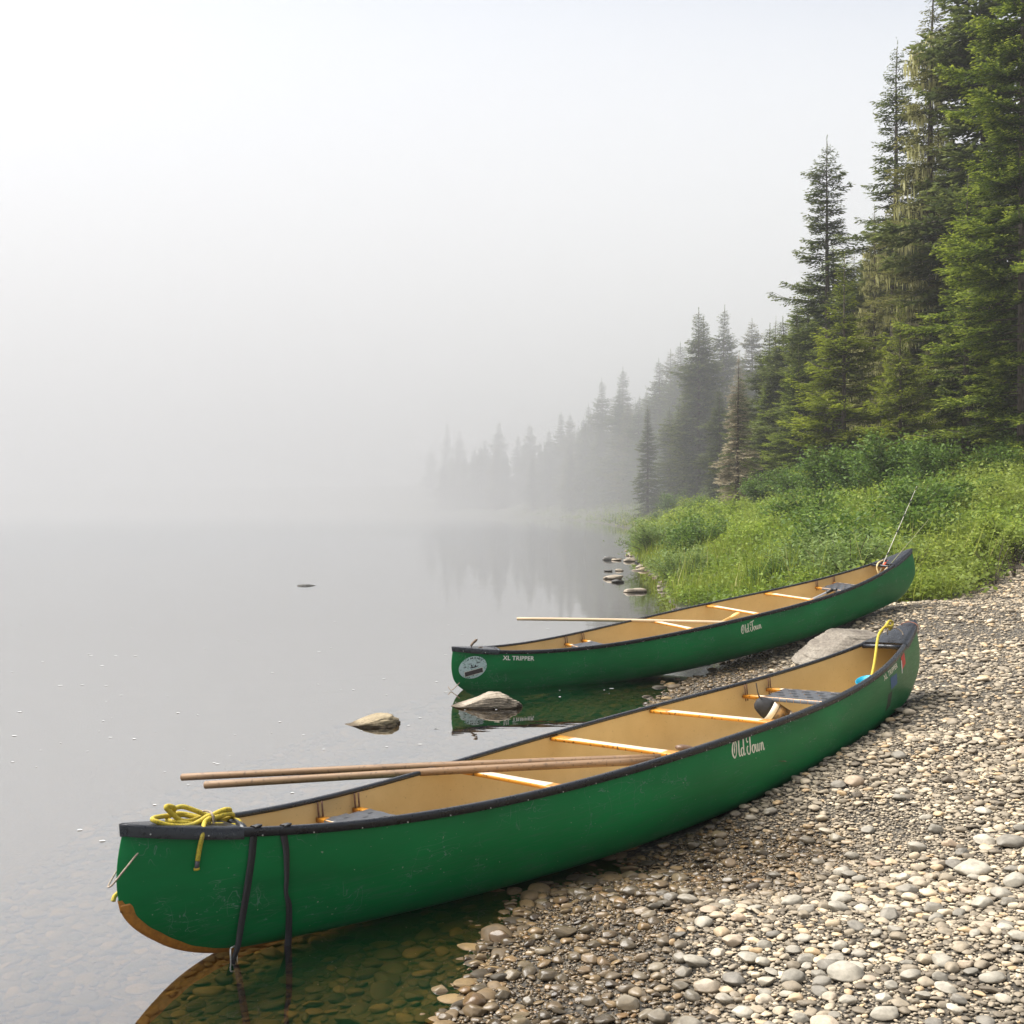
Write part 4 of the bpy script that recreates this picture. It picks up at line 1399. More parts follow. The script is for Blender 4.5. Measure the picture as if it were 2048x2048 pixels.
add_rock((3.10, 10.1, .36), (1.02, .70, .54), .25, 21, M['boulder'], 'big grey brown boulder between the two canoes', 'boulder', name='boulder', lift=.5, rough=.16, tiltx=-.04, sub=6)
p = at(612, 1173, 24.2); add_rock((p[0], 24.2, -.03), (.52, .35, .13), 0, 31, M['darkrock'], 'low dark rock barely breaking the calm water', lift=.5)
p = at(1271, 1183, 22.4); add_rock((p[0], 22.4, .0), (.50, .32, .17), .1, 36, M['rock'], 'flat pale rock in the water nearest the grassy shore', lift=.5)
sp = [(1217, 1120, .62), (1232, 1121, .35), (1262, 1123, .5), (1216, 1143, .25), (1238, 1142, .25), (1229, 1158, .55), (1236, 1165, .3), (1290, 1108, .4), (1300, 1116, .55), (1283, 1126, .4), (1318, 1128, .5)]
for i, (a, b, wd) in enumerate(sp):
    y = H * F / (b - HZ)
    p = at(a, b, y)
    add_rock((p[0], y, .02), (wd, wd * .6, wd * .34), random.uniform(-.4, .4), 50 + i, M['rock'] if i % 3 else M['darkrock'], 'small rock at the waterline below the grassy bank', group='rocks along the grassy waterline', sub=4)
k = 0
while k < 70:
    y = random.uniform(20, 44); x = float(np.interp(y, SHORE[:, 1][9:], SHORE[:, 0][9:])) + random.gauss(.2, .35)
    s_ = random.uniform(.10, .38)
    add_rock((x, y, float(terrain(np.array([x]), np.array([y]))[0])), (s_, s_ * random.uniform(.6, .9), s_ * random.uniform(.35, .6)), random.uniform(-1, 1), 70 + k, M['rock'] if k % 4 else M['tanrock'], 'small rock at the waterline below the grassy bank', group='rocks along the grassy waterline', sub=3)
    k += 1

# ------------------------------------------------------------------ pebbles
def instances(base_v, base_f, pos, scl, rot, tilt, rnd, jit=None):
    """many copies of one stone shape gathered in a single mesh (arrays)"""
    n, k = len(pos), len(base_v)
    c, s = np.cos(rot), np.sin(rot)
    v = base_v[None] * scl[:, None]
    ct, st = np.cos(tilt), np.sin(tilt)
    y = v[..., 1] * ct[:, None] - v[..., 2] * st[:, None]; z = v[..., 1] * st[:, None] + v[..., 2] * ct[:, None]
    x = v[..., 0]
    v = np.stack([x * c[:, None] - y * s[:, None], x * s[:, None] + y * c[:, None], z], -1) + pos[:, None]
    f = base_f[None] + (np.arange(n) * k)[:, None, None]
    return v.reshape(-1, 3), f.reshape(-1, base_f.shape[1]), np.repeat(rnd, k)

class Occ:
    def __init__(s, x0, x1, y0, y1, res):
        s.x0, s.y0, s.r = x0, y0, res
        s.g = np.zeros((int((x1 - x0) / res) + 2, int((y1 - y0) / res) + 2), bool)
    def place(s, x, y, a, b, rot, tol):
        i0, i1 = int((x - a - s.x0) / s.r), int((x + a - s.x0) / s.r) + 1
        j0, j1 = int((y - a - s.y0) / s.r), int((y + a - s.y0) / s.r) + 1
        if i0 < 0 or j0 < 0 or i1 >= s.g.shape[0] or j1 >= s.g.shape[1]: return False
        X = (np.arange(i0, i1 + 1) * s.r + s.x0 - x)[:, None]; Y = (np.arange(j0, j1 + 1) * s.r + s.y0 - y)[None]
        c, si = math.cos(rot), math.sin(rot)
        m = ((X * c + Y * si) / a) ** 2 + ((-X * si + Y * c) / b) ** 2 < 1
        sub = s.g[i0:i1 + 1, j0:j1 + 1]
        t = m.sum()
        if t == 0: return not sub.any()
        if (sub & m).sum() > tol * t: return False
        sub |= m
        return True
def pebble_shape(seed, sub):
    v, f = ico(sub)
    d = 1 + .16 * noise(v + seed * 1.7, .9, seed) + .06 * noise(v + seed, 2.3, seed + 4)
    p = v * d[:, None]
    r = np.random.default_rng(seed * 7 + 1)
    for _ in range(7):                                   # worn facets
        n = unit(r.normal(size=3)); c = r.uniform(.55, .88)
        h = p @ n
        p = np.where((h > c)[:, None], p - n * ((h - c) * .8)[:, None], p)
    p = p / np.abs(p).max(0)
    return p, f

HALF = 1024 / F + .035
def sample_xy(n, y0, y1, left=-9):
    y = np.sqrt(rng.uniform(y0 * y0, y1 * y1, n))
    x = rng.uniform(np.maximum(left, -HALF * y - .1), HALF * y + .15, n)
    return x, y
occ = Occ(-6, 12, 2.3, 22, .008)
cob_meshes = []
for i in range(10):
    v, f = pebble_shape(i + 1, 4)
    cob_meshes.append(make_mesh('cobble', v, f, M['cobble'], True))
def pix_ground(px_, py_):
    d = ray(px_, py_)
    t = 2.5
    for _ in range(400):
        q = CAM + d * t
        if q[2] <= float(terrain(q[:1], q[1:2], False)[0]): break
        t += .02
    return q
key = [(915, 655, 80), (230, 815, 75), (1380, 693, 100), (505, 565, 85), (1770, 365, 105), (1885, 287, 90), (1905, 410, 70), (460, 700, 75), (345, 708, 55), (805, 832, 80), (1583, 708, 60), (1750, 665, 55), (950, 742, 75), (1130, 722, 55), (1245, 585, 55), (1120, 665, 50), (1025, 405, 55), (1050, 522, 55), (865, 400, 55), (985, 630, 50), (1600, 305, 55), (1260, 495, 55), (1690, 745, 60), (370, 830, 60), (170, 808, 50), (575, 465, 40), (500, 470, 50), (1660, 250, 50), (1800, 480, 60), (125, 748, 60), (245, 748, 55), (880, 442, 45), (815, 450, 45), (905, 300, 50), (1020, 355, 50), (1420, 640, 45), (1555, 130, 40), (1085, 210, 40), (1405, 100, 60), (1500, 775, 50), (1715, 815, 45), (640, 700, 45), (545, 745, 40), (790, 395, 50), (395, 780, 45), (280, 805, 50), (1010, 860, 40), (1240, 840, 50), (1330, 770, 45)]
cob_special = {(915, 655): 'large round grey cobble standing out among the beach pebbles', (1380, 693): 'smooth long white cobble on the beach', (230, 815): 'pale cobble at the lower edge beside the shallow water', (505, 565): 'flat pale cobble at the water edge beside the shallows', (1770, 365): 'big flat tan cobble near the right edge of the beach', (1885, 287): 'large angular tan cobble at the right edge of the beach'}
cobs = []
for (cx, cy_, wd) in key:
    q = pix_ground(800 + cx * .646, 1500 + cy_ * .646 + wd * .12)
    s_ = wd * .646 / F * math.hypot(q[0], q[1], q[2] - H)
    rot = random.uniform(-.5, .5)
    occ.place(q[0], q[1], s_ / 2, s_ * .36, rot, 1.1)
    cobs.append((q[0], q[1], s_, random.uniform(.62, .85), random.uniform(.42, .62), rot, cob_special.get((cx, cy_))))
x, y = sample_xy(6000, 2.9, 8.5)
d = shore_d(x, y)
sz = np.clip(rng.lognormal(math.log(.050), .28, len(x)), .042, .095)
ok = (d > .0) & (veg_mask(x, y) < .3) & (under_hull(x, y) > 1e8)
for i in np.argsort(-sz / y):
    if len(cobs) >= 300: break
    if not ok[i]: continue
    rot = random.uniform(-.8, .8); e = random.uniform(.6, .9)
    if occ.place(x[i], y[i], sz[i] / 2, sz[i] / 2 * e, rot, .05):
        cobs.append((x[i], y[i], sz[i], e, random.uniform(.36, .6), rot, None))
for i, (cx, cy_, s_, e, h, rot, lab) in enumerate(cobs):
    o = bpy.data.objects.new('cobble', cob_meshes[i % 10]); COL.objects.link(o)
    z = float(terrain(np.array([cx]), np.array([cy_]))[0])
    o.location = (cx, cy_, z + s_ * h * .5 * .55 + .004)
    o.scale = (s_ / 2, s_ / 2 * e, s_ / 2 * h)
    o.rotation_euler = (random.gauss(0, .12), random.gauss(0, .12), rot)
    tag(o, lab or 'rounded grey or tan cobble lying among the beach pebbles', 'cobble', 'cobbles on the gravel beach')

def scatter(n, y0, y1, med, sig, lo, hi, tol, cond, sub, occ_, embed=.5, flat=(.3, .6), tone=1.0):
    x, y = sample_xy(n, y0, y1)
    sz = np.clip(rng.lognormal(math.log(med), sig, n), lo, hi)
    k = cond(x, y)
    x, y, sz = x[k], y[k], sz[k]
    o_ = np.argsort(-sz); x, y, sz = x[o_], y[o_], sz[o_]
    rot = rng.normal(0, .7, len(x)); e = rng.uniform(.55, .92, len(x))
    if occ_ is not None:
        keep = np.array([occ_.place(x[i], y[i], sz[i] / 2, sz[i] / 2 * e[i], rot[i], tol) for i in range(len(x))], bool)
        x, y, sz, rot, e = x[keep], y[keep], sz[keep], rot[keep], e[keep]
    h = rng.uniform(*flat, len(x))
    z = terrain(x, y) + sz * h * .5 * embed + rng.uniform(0, .006, len(x))
    pos = np.stack([x, y, z], -1); scl = np.stack([sz / 2, sz / 2 * e, sz / 2 * h], -1)
    tl = rng.normal(0, .22, len(x)); rnd = rng.uniform(0, tone, len(x))
    V, Fc, A_, n_ = [], [], [], 0
    g_ = rng.integers(0, 8, len(x))
    for s in range(8):
        b = g_ == s
        if not b.any(): continue
        bv, bf = pebble_shape(s + 20, sub)
        v, f, a = instances(bv, bf, pos[b], scl[b], rot[b], tl[b], rnd[b])
        V.append(v); Fc.append(f + n_); A_.append(a); n_ += len(v)
    return np.concatenate(V), np.concatenate(Fc), np.concatenate(A_), len(x)

def patchy(x, y):
    p = np.stack([x, y], -1)
    return dry(x, y) & (noise(p, 1.1, 4) + .5 * noise(p, 3.1, 7) + rng.normal(0, .18, len(x)) < .58)
def dry(x, y):
    d = shore_d(x, y)
    return (d > -.10) & (veg_mask(x, y) < rng.uniform(.1, .7, len(x))) & ((under_hull(x, y) > 1e8) | (under_hull(x, y) - terrain(x, y, False) > .05)) & (terrain(x, y) > -.03)
def bed(x, y):
    d = shore_d(x, y)
    return (d < .15) & (d > -3.2) & (terrain(x, y) < .012)
def merge(parts):
    V, Fc, A_, n_ = [], [], [], 0
    for v, f, a, _ in parts:
        V.append(v); Fc.append(f + n_); A_.append(a); n_ += len(v)
    return np.concatenate(V), np.concatenate(Fc), np.concatenate(A_)
parts = [scatter(40000, 2.6, 6.6, .025, .46, .015, .07, .16, patchy, 3, occ, .5, (.25, .55)),
         scatter(42000, 6.6, 20.5, .040, .42, .024, .11, .16, patchy, 2, occ, .55, (.25, .55)),
         scatter(46000, 2.6, 6.2, .017, .28, .011, .028, .30, dry, 2, occ, .5, tone=.85),
         scatter(30000, 6.2, 17, .032, .28, .02, .05, .30, dry, 2, occ, .5),
         scatter(60000, 6.4, 17, .018, .3, .011, .03, .5, dry, 1, None, .4, tone=.8),
         scatter(70000, 2.6, 7.0, .011, .3, .006, .02, .5, dry, 1, None, .4, tone=.75)]
print('pebbles', [q[3] for q in parts])
v, f, a = merge(parts)
o = obj('pebbles', v, f, M['pebble'], smooth=True, attrs={'rnd': a}, origin=(0, 0, 0))
tag(o, 'grey and tan pebbles covering the sloping beach', kind='stuff')
occ2 = Occ(-6, 10, 2.3, 19.5, .008)
parts = [scatter(22000, 2.6, 9.5, .055, .42, .03, .15, .16, bed, 3, occ2, .35, (.18, .36)),
         scatter(16000, 2.6, 10.5, .04, .3, .02, .07, .25, bed, 2, occ2, .4, (.22, .45)),
         scatter(5000, 9.5, 15, .09, .4, .05, .2, .2, bed, 2, occ2, .4, (.22, .45))]
print('bed', [q[3] for q in parts])
v, f, a = merge(parts)
o = obj('riverbed_stones', v, f, M['bedstone'], smooth=True, attrs={'rnd': a}, origin=(0, 0, 0))
tag(o, 'brown stones on the riverbed under the shallow water', kind='stuff')

# flecks of foam drifting on the river
n_ = 420
y = np.exp(rng.uniform(math.log(6), math.log(60), n_) ** 1.0) * rng.uniform(.9, 1.3, n_); x = rng.uniform(-HALF * y, np.minimum(HALF * y, np.interp(y, SHORE[:, 1][13:], SHORE[:, 0][13:]) - .1), n_)
k = (shore_d(x, y) < -.15) & (under_hull(x, y) > 1e8)
x, y = x[k], y[k]
V, Fc = [], []
for i in range(len(x)):
    r_ = random.uniform(.003, .011) * (1 + y[i] / 30)
    a_ = np.linspace(0, 2 * math.pi, 7, endpoint=False)
    V.append(np.stack([x[i] + r_ * np.cos(a_) * random.uniform(.8, 1.8), y[i] + r_ * np.sin(a_), np.full(7, .003)], -1)); Fc.append([j + 7 * i for j in range(7)])
o = obj('foam', np.concatenate(V), np.array(Fc), M['foam'], origin=(0, 0, 0)); tag(o, 'white flecks of foam scattered on the calm river', kind='stuff')

# ------------------------------------------------------------------ conifers
def conifer(seed, h, rad, base=.12, dens=1.0, sl=.17, sw=.026, rise=.05, droop=.28, gap=.0, lichen=0.0, trunk_r=.013, power=.85, secs=.12):
    r = np.random.default_rng(seed)
    cb = base * h
    tr = MB()
    tz = np.linspace(-.6, h, 14)
    wob = np.cumsum(r.normal(0, .012, (14, 2)), 0) * h * .12
    tp = np.stack([wob[:, 0], wob[:, 1], tz], -1)
    v, f = tube(tp, np.maximum(trunk_r * h * (1 - np.clip(tz / h, 0, 1)) ** .85, .012), 8); tr.add(v, f)
    P, D, S, A_ = [], [], [], []
    LP, LD, LS, LA = [], [], [], []
    z = cb
    while z < h * .992:
        u = (h - z) / (h - cb)
        step = (.20 + .16 * u) * h / 17 / dens
        nb = int(r.integers(5, 8))
        a0 = r.uniform(0, 6.28)
        lobe = 1 + .22 * math.sin(z * 1.1 + seed) + .12 * math.sin(z * 2.7 + seed * 2)
        for i in range(nb):
            if r.random() < gap * (.1 + u): continue
            a = a0 + i * 6.283 / nb + r.normal(0, .25)
            ln = rad * (u ** power) * lobe * r.uniform(.5, 1.2) * (1 if u < .9 else .8) + .05
            se = sl * min(1.0, .35 + ln * .75)
            er = np.array([math.cos(a), math.sin(a), 0]); et = np.array([-math.sin(a), math.cos(a), 0])
            rs, dr = rise + .45 * (1 - u) ** 2 + r.normal(0, .06), droop * (.5 + .7 * u) + r.normal(0, .05)
            zb = z + r.uniform(-.5, .5) * step
            cx = np.array([np.interp(zb, tz, tp[:, 0]), np.interp(zb, tz, tp[:, 1])])
            def bp(t): 
                t = np.asarray(t)
                q = er * ln * t[..., None] 
                q = q + np.array([0, 0, 1.0]) * (ln * (rs * t - dr * t ** 1.6 + .16 * t ** 5))[..., None]
                return q + np.array([cx[0], cx[1], zb])
            tt = np.linspace(0, 1, 5)
            bt = bp(tt)
            if ln > .5:
                v, f = tube(bt, np.linspace(.010 + .006 * ln, .004, 5), 4, False); tr.add(v, f)
            ns = max(3, int(ln / secs))
            t = np.linspace(.10 if u < .6 else .22, 1, ns) + r.uniform(-.4, .4, ns) / ns
            t = np.clip(t, .05, 1)
            for sd in (-1, 1):
                l2 = np.minimum(.5 * ln * (1.02 - t) + min(.10, ln * .4) + .06 * ln, .75) * r.uniform(.6, 1.15, ns)
                dv = er * .72 + et * sd * .68 + np.array([0, 0, 1.0]) * r.normal(-.10, .12, ns)[:, None]
                dv = unit(dv)
                kmax = max(2, int(l2.max() / (se * .48)))
                q = bp(t)
                for m_ in range(kmax):
                    s = (m_ + r.random(ns)) / kmax
                    use = s * 1.0 * l2 > -1
                    use &= (r.random(ns) < np.clip(l2 / (kmax * se * .48) * 1.25, .25, 1))
                    pp = q + dv * (l2 * s)[:, None]
                    dd = dv + np.cross(dv, [0, 0, 1.0]) * r.uniform(-.95, .95, ns)[:, None] + np.array([0, 0, 1.0]) * r.normal(.02, .15, ns)[:, None]
                    dd = unit(dd) * (se * r.uniform(.7, 1.25, ns))[:, None]
                    ss = np.cross(dd, np.array([0, 0, 1.0]) + r.normal(0, .26, (ns, 3)))
                    ss = unit(ss) * sw * se / sl
                    P.append(pp[use]); D.append(dd[use]); S.append(ss[use])
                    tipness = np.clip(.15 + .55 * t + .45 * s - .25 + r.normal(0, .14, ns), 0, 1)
                    A_.append(tipness[use])
            if lichen and r.random() < lichen and ln > .7:
                m_ = int(r.integers(20, 60)); t0 = r.uniform(.35, .9)
                t = np.clip(t0 + r.uniform(-.25, .25, m_), .1, 1)
                q = bp(t) + et * r.uniform(-.28, .28, m_)[:, None] + np.array([0, 0, -.04])
                LP.append(q); LD.append(np.stack([r.normal(0, .03, m_), r.normal(0, .03, m_), -(.10 + .75 * r.uniform(0, 1, m_) ** 2.2) * r.uniform(.5, 1)], -1))
                ang = r.uniform(0, 3.14, m_)
                LS.append(np.stack([np.cos(ang), np.sin(ang), 0 * ang], -1) * r.uniform(.014, .045, m_)[:, None]); LA.append(r.uniform(0, 1, m_))
        z += step
    # leader
    n_ = 30
    zz = h + .02 * h - np.linspace(0, .06 * h, n_); a = r.uniform(0, 6.28, n_)
    P.append(np.stack([np.full(n_, tp[-1, 0]), np.full(n_, tp[-1, 1]), zz], -1)); D.append(unit(np.stack([np.cos(a), np.sin(a), np.full(n_, 1.3)], -1)) * sl * .55)
    S.append(unit(np.cross(D[-1], [0, 0, 1.0])) * sw * .5); A_.append(np.full(n_, .6))
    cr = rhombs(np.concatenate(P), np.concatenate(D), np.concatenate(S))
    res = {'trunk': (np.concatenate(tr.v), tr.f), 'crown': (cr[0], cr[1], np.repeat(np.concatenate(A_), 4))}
    if LP:
        q = rhombs(np.concatenate(LP), np.concatenate(LD), np.concatenate(LS))
        res['lichen'] = (q[0], q[1], np.repeat(np.concatenate(LA), 4))
    return res
KIND = {}
def kind(name, mat_, **k):
    g_ = conifer(**k)
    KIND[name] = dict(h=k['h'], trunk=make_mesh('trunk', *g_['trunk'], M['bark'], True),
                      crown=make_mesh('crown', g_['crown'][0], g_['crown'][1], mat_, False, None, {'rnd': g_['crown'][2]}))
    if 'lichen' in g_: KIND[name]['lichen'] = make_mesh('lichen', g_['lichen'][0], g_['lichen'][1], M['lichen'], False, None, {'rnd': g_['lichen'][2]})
    print('kind', name, len(g_['crown'][1]))
def tree(kd, px_, top, D_, name, label, group=None, rz=None, wide=1.0, h_=None, lichen=True):
    q = at(px_, top, D_)
    x_, y_ = q[0], q[1]
    zb = float(terrain(np.array([x_]), np.array([y_]))[0]) - .1
    hh = h_ or (q[2] - zb)
    K = KIND[kd]
    root = empty(name, (x_, y_, zb))
    s = hh / K['h']
    root.scale = (s * wide, s * wide, s)
    root.rotation_euler = (0, 0, random.uniform(0, 6.28) if rz is None else rz)
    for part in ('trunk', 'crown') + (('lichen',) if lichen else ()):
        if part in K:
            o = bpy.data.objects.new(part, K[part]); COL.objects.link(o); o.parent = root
    tag(root, label, 'tree', group)
    return root
kind('big_fir', M['fir'], seed=1, h=19, rad=3.5, base=.03, dens=.85, sl=.12, sw=.026, rise=.02, droop=.24, power=.75, secs=.055)
kind('fir', M['fir'], seed=2, h=14, rad=2.6, base=.03, dens=.85, sl=.13, sw=.03, rise=.06, droop=.25, power=.85, secs=.07)
kind('young_fir', M['brightfir'], seed=3, h=8.5, rad=2.4, base=.02, dens=.50, sl=.11, sw=.026, rise=.14, droop=.20, power=.9, secs=.06)
kind('mossy_spruce', M['olive'], seed=4, h=19, rad=3.3, base=.08, dens=.85, sl=.16, sw=.032, rise=.05, droop=.34, gap=.3, lichen=.85, power=.95, secs=.085)
kind('sparse_spruce', M['spruce'], seed=5, h=16, rad=2.5, base=.12, dens=.85, sl=.16, sw=.036, rise=.0, droop=.26, gap=.36, power=.82, secs=.08)
kind('lean_spruce', M['spruce'], seed=6, h=14, rad=2.5, base=.12, dens=.85, sl=.16, sw=.036, rise=-.02, droop=.22, gap=.35, power=.75, secs=.08)
kind('spruce', M['spruce'], seed=7, h=17, rad=3.5, base=.04, dens=1.15, sl=.23, sw=.06, rise=.03, droop=.30, gap=.06, power=.74, secs=.12)
kind('narrow_spruce', M['spruce'], seed=8, h=17, rad=2.7, base=.04, dens=1.15, sl=.23, sw=.06, rise=.02, droop=.32, gap=.08, power=.74, secs=.12)
kind('pale_spruce', M['olive'], seed=9, h=17, rad=3.6, base=.05, dens=1.1, sl=.23, sw=.06, rise=.02, droop=.3, gap=.12, power=.74, secs=.12)
kind('dead_spruce', M['deadneedle'], seed=10, h=12, rad=2.0, base=.06, dens=1.0, sl=.18, sw=.036, rise=-.06, droop=.40, gap=.25, power=1.05, secs=.085)

# near trees, each its own
tree('big_fir', 2050, -330, 27, 'fir_tree', 'large fir with bright green branch tips at the right edge, nearest of the trees', wide=.92, rz=.4)
tree('spruce', 1972, -260, 35, 'spruce_tree', 'tall dark spruce with a bare reddish trunk showing, behind the nearest fir', wide=.9)
tree('mossy_spruce', 1872, -70, 36.5, 'spruce_tree', 'tall spruce hung with pale yellow beard lichen', rz=1.0)
tree('sparse_spruce', 1789, 95, 43, 'spruce_tree', 'tall thin crowned spruce just left of the lichen hung spruce', rz=2.2)
tree('lean_spruce', 1659, 284, 46, 'spruce_tree', 'slender spruce with open lower branches, its pointed top alone against the sky', rz=.3)
tree('young_fir', 1688, 515, 35, 'fir_tree', 'yellow green young fir in front of the slender spruce', wide=1.0, rz=.8)
tree('fir', 1592, 590, 50, 'fir_tree', 'dark fir left of the yellow green young fir', rz=1.4)
tree('mossy_spruce', 1745, 420, 40, 'spruce_tree', 'shorter lichen hung spruce behind the yellow green young fir', rz=2.9, wide=.9)
tree('young_fir', 1800, 600, 31, 'fir_tree', 'small yellow green fir half hidden below the lichen hung spruce', rz=2.0, wide=.8)
tree('spruce', 1850, 360, 42, 'spruce_tree', 'dark spruce filling the gap behind the lichen hung spruce', rz=.2)
tree('fir', 1930, 350, 31, 'fir_tree', 'mid sized dark fir beside the nearest fir', rz=.2)
tree('spruce', 1398, 622, 92, 'spruce_tree', 'dense dark double topped spruce, tallest at the edge of the mist')
tree('narrow_spruce', 1412, 640, 94, 'spruce_tree', 'dark spruce pressed against the tallest one at the edge of the mist', wide=1.2)
tree('spruce', 1445, 618, 102, 'spruce_tree', 'dark pointed spruce right of the tallest one at the edge of the mist', wide=.9)
tree('pale_spruce', 1508, 645, 104, 'spruce_tree', 'pale olive spruce behind the bleached dead one')
tree('dead_spruce', 1474, 715, 55, 'spruce_tree', 'bleached dead spruce among the green ones', wide=1.15)
tree('fir', 1548, 640, 60, 'fir_tree', 'dark fir right of the bleached dead spruce')
tree('fir', 1532, 745, 58, 'fir_tree', 'low fir in front of the bleached dead spruce', wide=1.1)
tree('narrow_spruce', 1297, 815, 98, 'spruce_tree', 'thin dark spire in front of the misty trees')
for i, (a, b, D_, kd, wd) in enumerate(((1535, 655, 66, 'spruce', 1.2), (1572, 640, 58, 'spruce', 1.2), (1618, 560, 62, 'spruce', 1.2), (1640, 600, 54, 'fir', 1.2), (1702, 560, 58, 'spruce', 1.2), (1735, 500, 52, 'spruce', 1.2), (1770, 440, 56, 'spruce', 1.2), (1600, 690, 45, 'fir', 1.2), (1480, 760, 75, 'spruce', 1.1), (1440, 780, 82, 'spruce', 1.1), (1368, 790, 96, 'spruce', 1.2), (1340, 820, 104, 'spruce', 1.2), (1835, 330, 48, 'spruce', 1.0))):
    tree(kd, a, b, D_, 'fir_tree' if kd == 'fir' else 'spruce_tree', 'conifer standing in the shade behind the front row of trees', 'conifers behind the front row', wide=wd, lichen=False)
# misty rows
far = [('spruce', 1322, 722, 132), ('pale_spruce', 1345, 705, 138), ('spruce', 1366, 690, 126), ('narrow_spruce', 1247, 740, 158), ('spruce', 1238, 775, 150), ('spruce', 1206, 762, 164), ('narrow_spruce', 1176, 812, 186), ('spruce', 1165, 838, 178), ('pale_spruce', 1138, 830, 196), ('narrow_spruce', 1120, 826, 204), ('spruce', 1098, 862, 200), ('spruce', 1062, 850, 226), ('narrow_spruce', 1035, 872, 232), ('spruce', 996, 844, 244), ('spruce', 968, 880, 246), ('narrow_spruce', 948, 900, 262), ('spruce', 920, 862, 285), ('narrow_spruce', 893, 846, 300), ('spruce', 862, 892, 318), ('spruce', 1275, 800, 140), ('spruce', 1010, 900, 225), ('narrow_spruce', 1080, 885, 210)]
for kd, a, b, D_ in far:
    tree(kd, a, b, D_, 'spruce_tree', 'faint spruce fading into the mist along the far bank', 'misty spruces along the far bank', wide=random.uniform(.9, 1.25))
ENV = np.array([(840, 915), (900, 880), (1000, 880), (1100, 880), (1200, 800), (1260, 790), (1330, 750), (1400, 690), (1520, 690), (1600, 640), (1660, 480), (1760, 380), (1850, 200), (2060, 60)], float)
cnt = 0; tries = 0
while cnt < 250 and tries < 14000:
    tries += 1
    D_ = math.exp(random.uniform(math.log(44), math.log(290))) if cnt < 70 else random.uniform(95, 290)
    a = random.uniform(860, 2080) if cnt < 70 else random.uniform(850, 1500)
    x_ = (a - 1024) / F * D_
    d_ = float(shore_d(np.array([x_]), np.array([D_]))[0])
    lo_ = 7 if D_ < 150 else 3
    if d_ < lo_ or d_ > 45: continue
    e = np.interp(a, ENV[:, 0], ENV[:, 1])
    hh = random.uniform(7, 17) if D_ < 100 else random.uniform(9, 20)
    zb = float(terrain(np.array([x_]), np.array([D_]))[0])
    top = HZ - (zb + hh - H) * F / D_
    if top < e + 8: continue
    if cnt > 110 and top > e + 60: continue
    kd = random.choice(['spruce', 'narrow_spruce', 'spruce', 'pale_spruce', 'fir'] if D_ > 75 else ['spruce', 'fir', 'fir', 'mossy_spruce'])
    if D_ < 90: lab, gr = 'conifer standing in the shade behind the front row of trees', 'conifers behind the front row'
    else: lab, gr = 'conifer in the misty forest rows behind the grassy shore', 'conifers in the misty forest'
    tree(kd, a, top, D_, 'spruce_tree' if kd != 'fir' else 'fir_tree', lab, gr, wide=random.uniform(.95, 1.4), lichen=False)
    cnt += 1
print('infill', cnt)

# fallen log on the bank
q = at(1905, 925, 30); 
v, f = tube([(q[0] - 1.6, 29.5, 1.7 + .7), (q[0] - .4, 30.2, 2.5), (q[0] + .8, 31, 2.95), (q[0] + 2, 31.6, 3.4)], [.05, .09, .12, .13], 8)
o = obj('fallen_log', v, f, M['bark'], smooth=True); tag(o, 'dark fallen log under the trees at the top of the bank', 'log')

# ------------------------------------------------------------------ bank plants
def leaves(P, r, ln, wd, up=.35):
    n = len(P)
    a = r.uniform(0, 6.283, n)
    D = np.stack([np.cos(a), np.sin(a), r.normal(up, .45, n)], -1)
    D = unit(D) * (ln * r.uniform(.6, 1.3, n))[:, None]
    S = unit(np.cross(D, np.array([0, 0, 1.0]) + r.normal(0, .5, (n, 3)))) * (wd * r.uniform(.7, 1.2, n))[:, None]
    return D, S
def bank_points(n, y0, y1, xmax=1e9, edge=.12):
    y = np.exp(rng.uniform(math.log(y0), math.log(y1), n))
    x = rng.uniform(np.maximum(-HALF * y, 0), HALF * y, n)
    d = shore_d(x, y)
    pt = np.stack([x, y], -1)
    k = (d > edge) & (veg_mask(x, y) > rng.uniform(.15, .95, n)) & (noise(pt, 1.6, 8) + rng.normal(0, .3, n) > -.62) & (d < 24) & (under_hull(x, y) > 1e8)
    return x[k], y[k], d[k]
def herbs(n, y0, y1, hgt, nl, ln, wd):
    x, y, d = bank_points(n, y0, y1)
    z = terrain(x, y)
    pt = np.stack([x, y], -1)
    hh = hgt * (.45 + .55 * sstep(.3, 2.5, d)) * rng.uniform(.5, 1.2, len(x)) * (1 + .6 * noise(pt, .7, 6)).clip(.25)
    V, Fc, A_, n_ = [], [], [], 0
    P = np.repeat(np.stack([x, y, z], -1), nl, 0)
    m = len(P)
    hr = np.repeat(hh, nl)
    P = P + np.stack([rng.normal(0, .10 + .12 * hgt, m), rng.normal(0, .10 + .12 * hgt, m), hr * rng.uniform(.08, 1, m) ** .8], -1)
    D, S = leaves(P, rng, ln * 1.0, wd)
    v, f = rhombs(P, D, S, np.array([0, 0, .004]))
    tone = np.repeat(np.clip(.45 + .32 * noise(pt, .55, 11) + rng.normal(0, .12, len(x)), 0, 1), nl) + rng.normal(0, .12, m)
    return v, f, np.repeat(np.clip(tone, 0, 1), 4)
def cat(parts):
    V, Fc, A_, n_ = [], [], [], 0
    for v, f, a in parts:
        V.append(v); Fc.append(f + n_); A_.append(a); n_ += len(v)
    return np.concatenate(V), np.concatenate(Fc), np.concatenate(A_)
v, f, a = cat([herbs(13000, 12.5, 24, .48, 15, .06, .018), herbs(3000, 12.5, 26, .65, 22, .085, .028), herbs(11000, 24, 48, .6, 15, .09, .028), herbs(7000, 48, 230, .8, 14, .22, .07)])
print('herbs', len(f))
o = obj('undergrowth', v, f, M['leaf'], attrs={'rnd': a}, origin=(0, 0, 0)); tag(o, 'leafy green undergrowth covering the bank', kind='stuff')
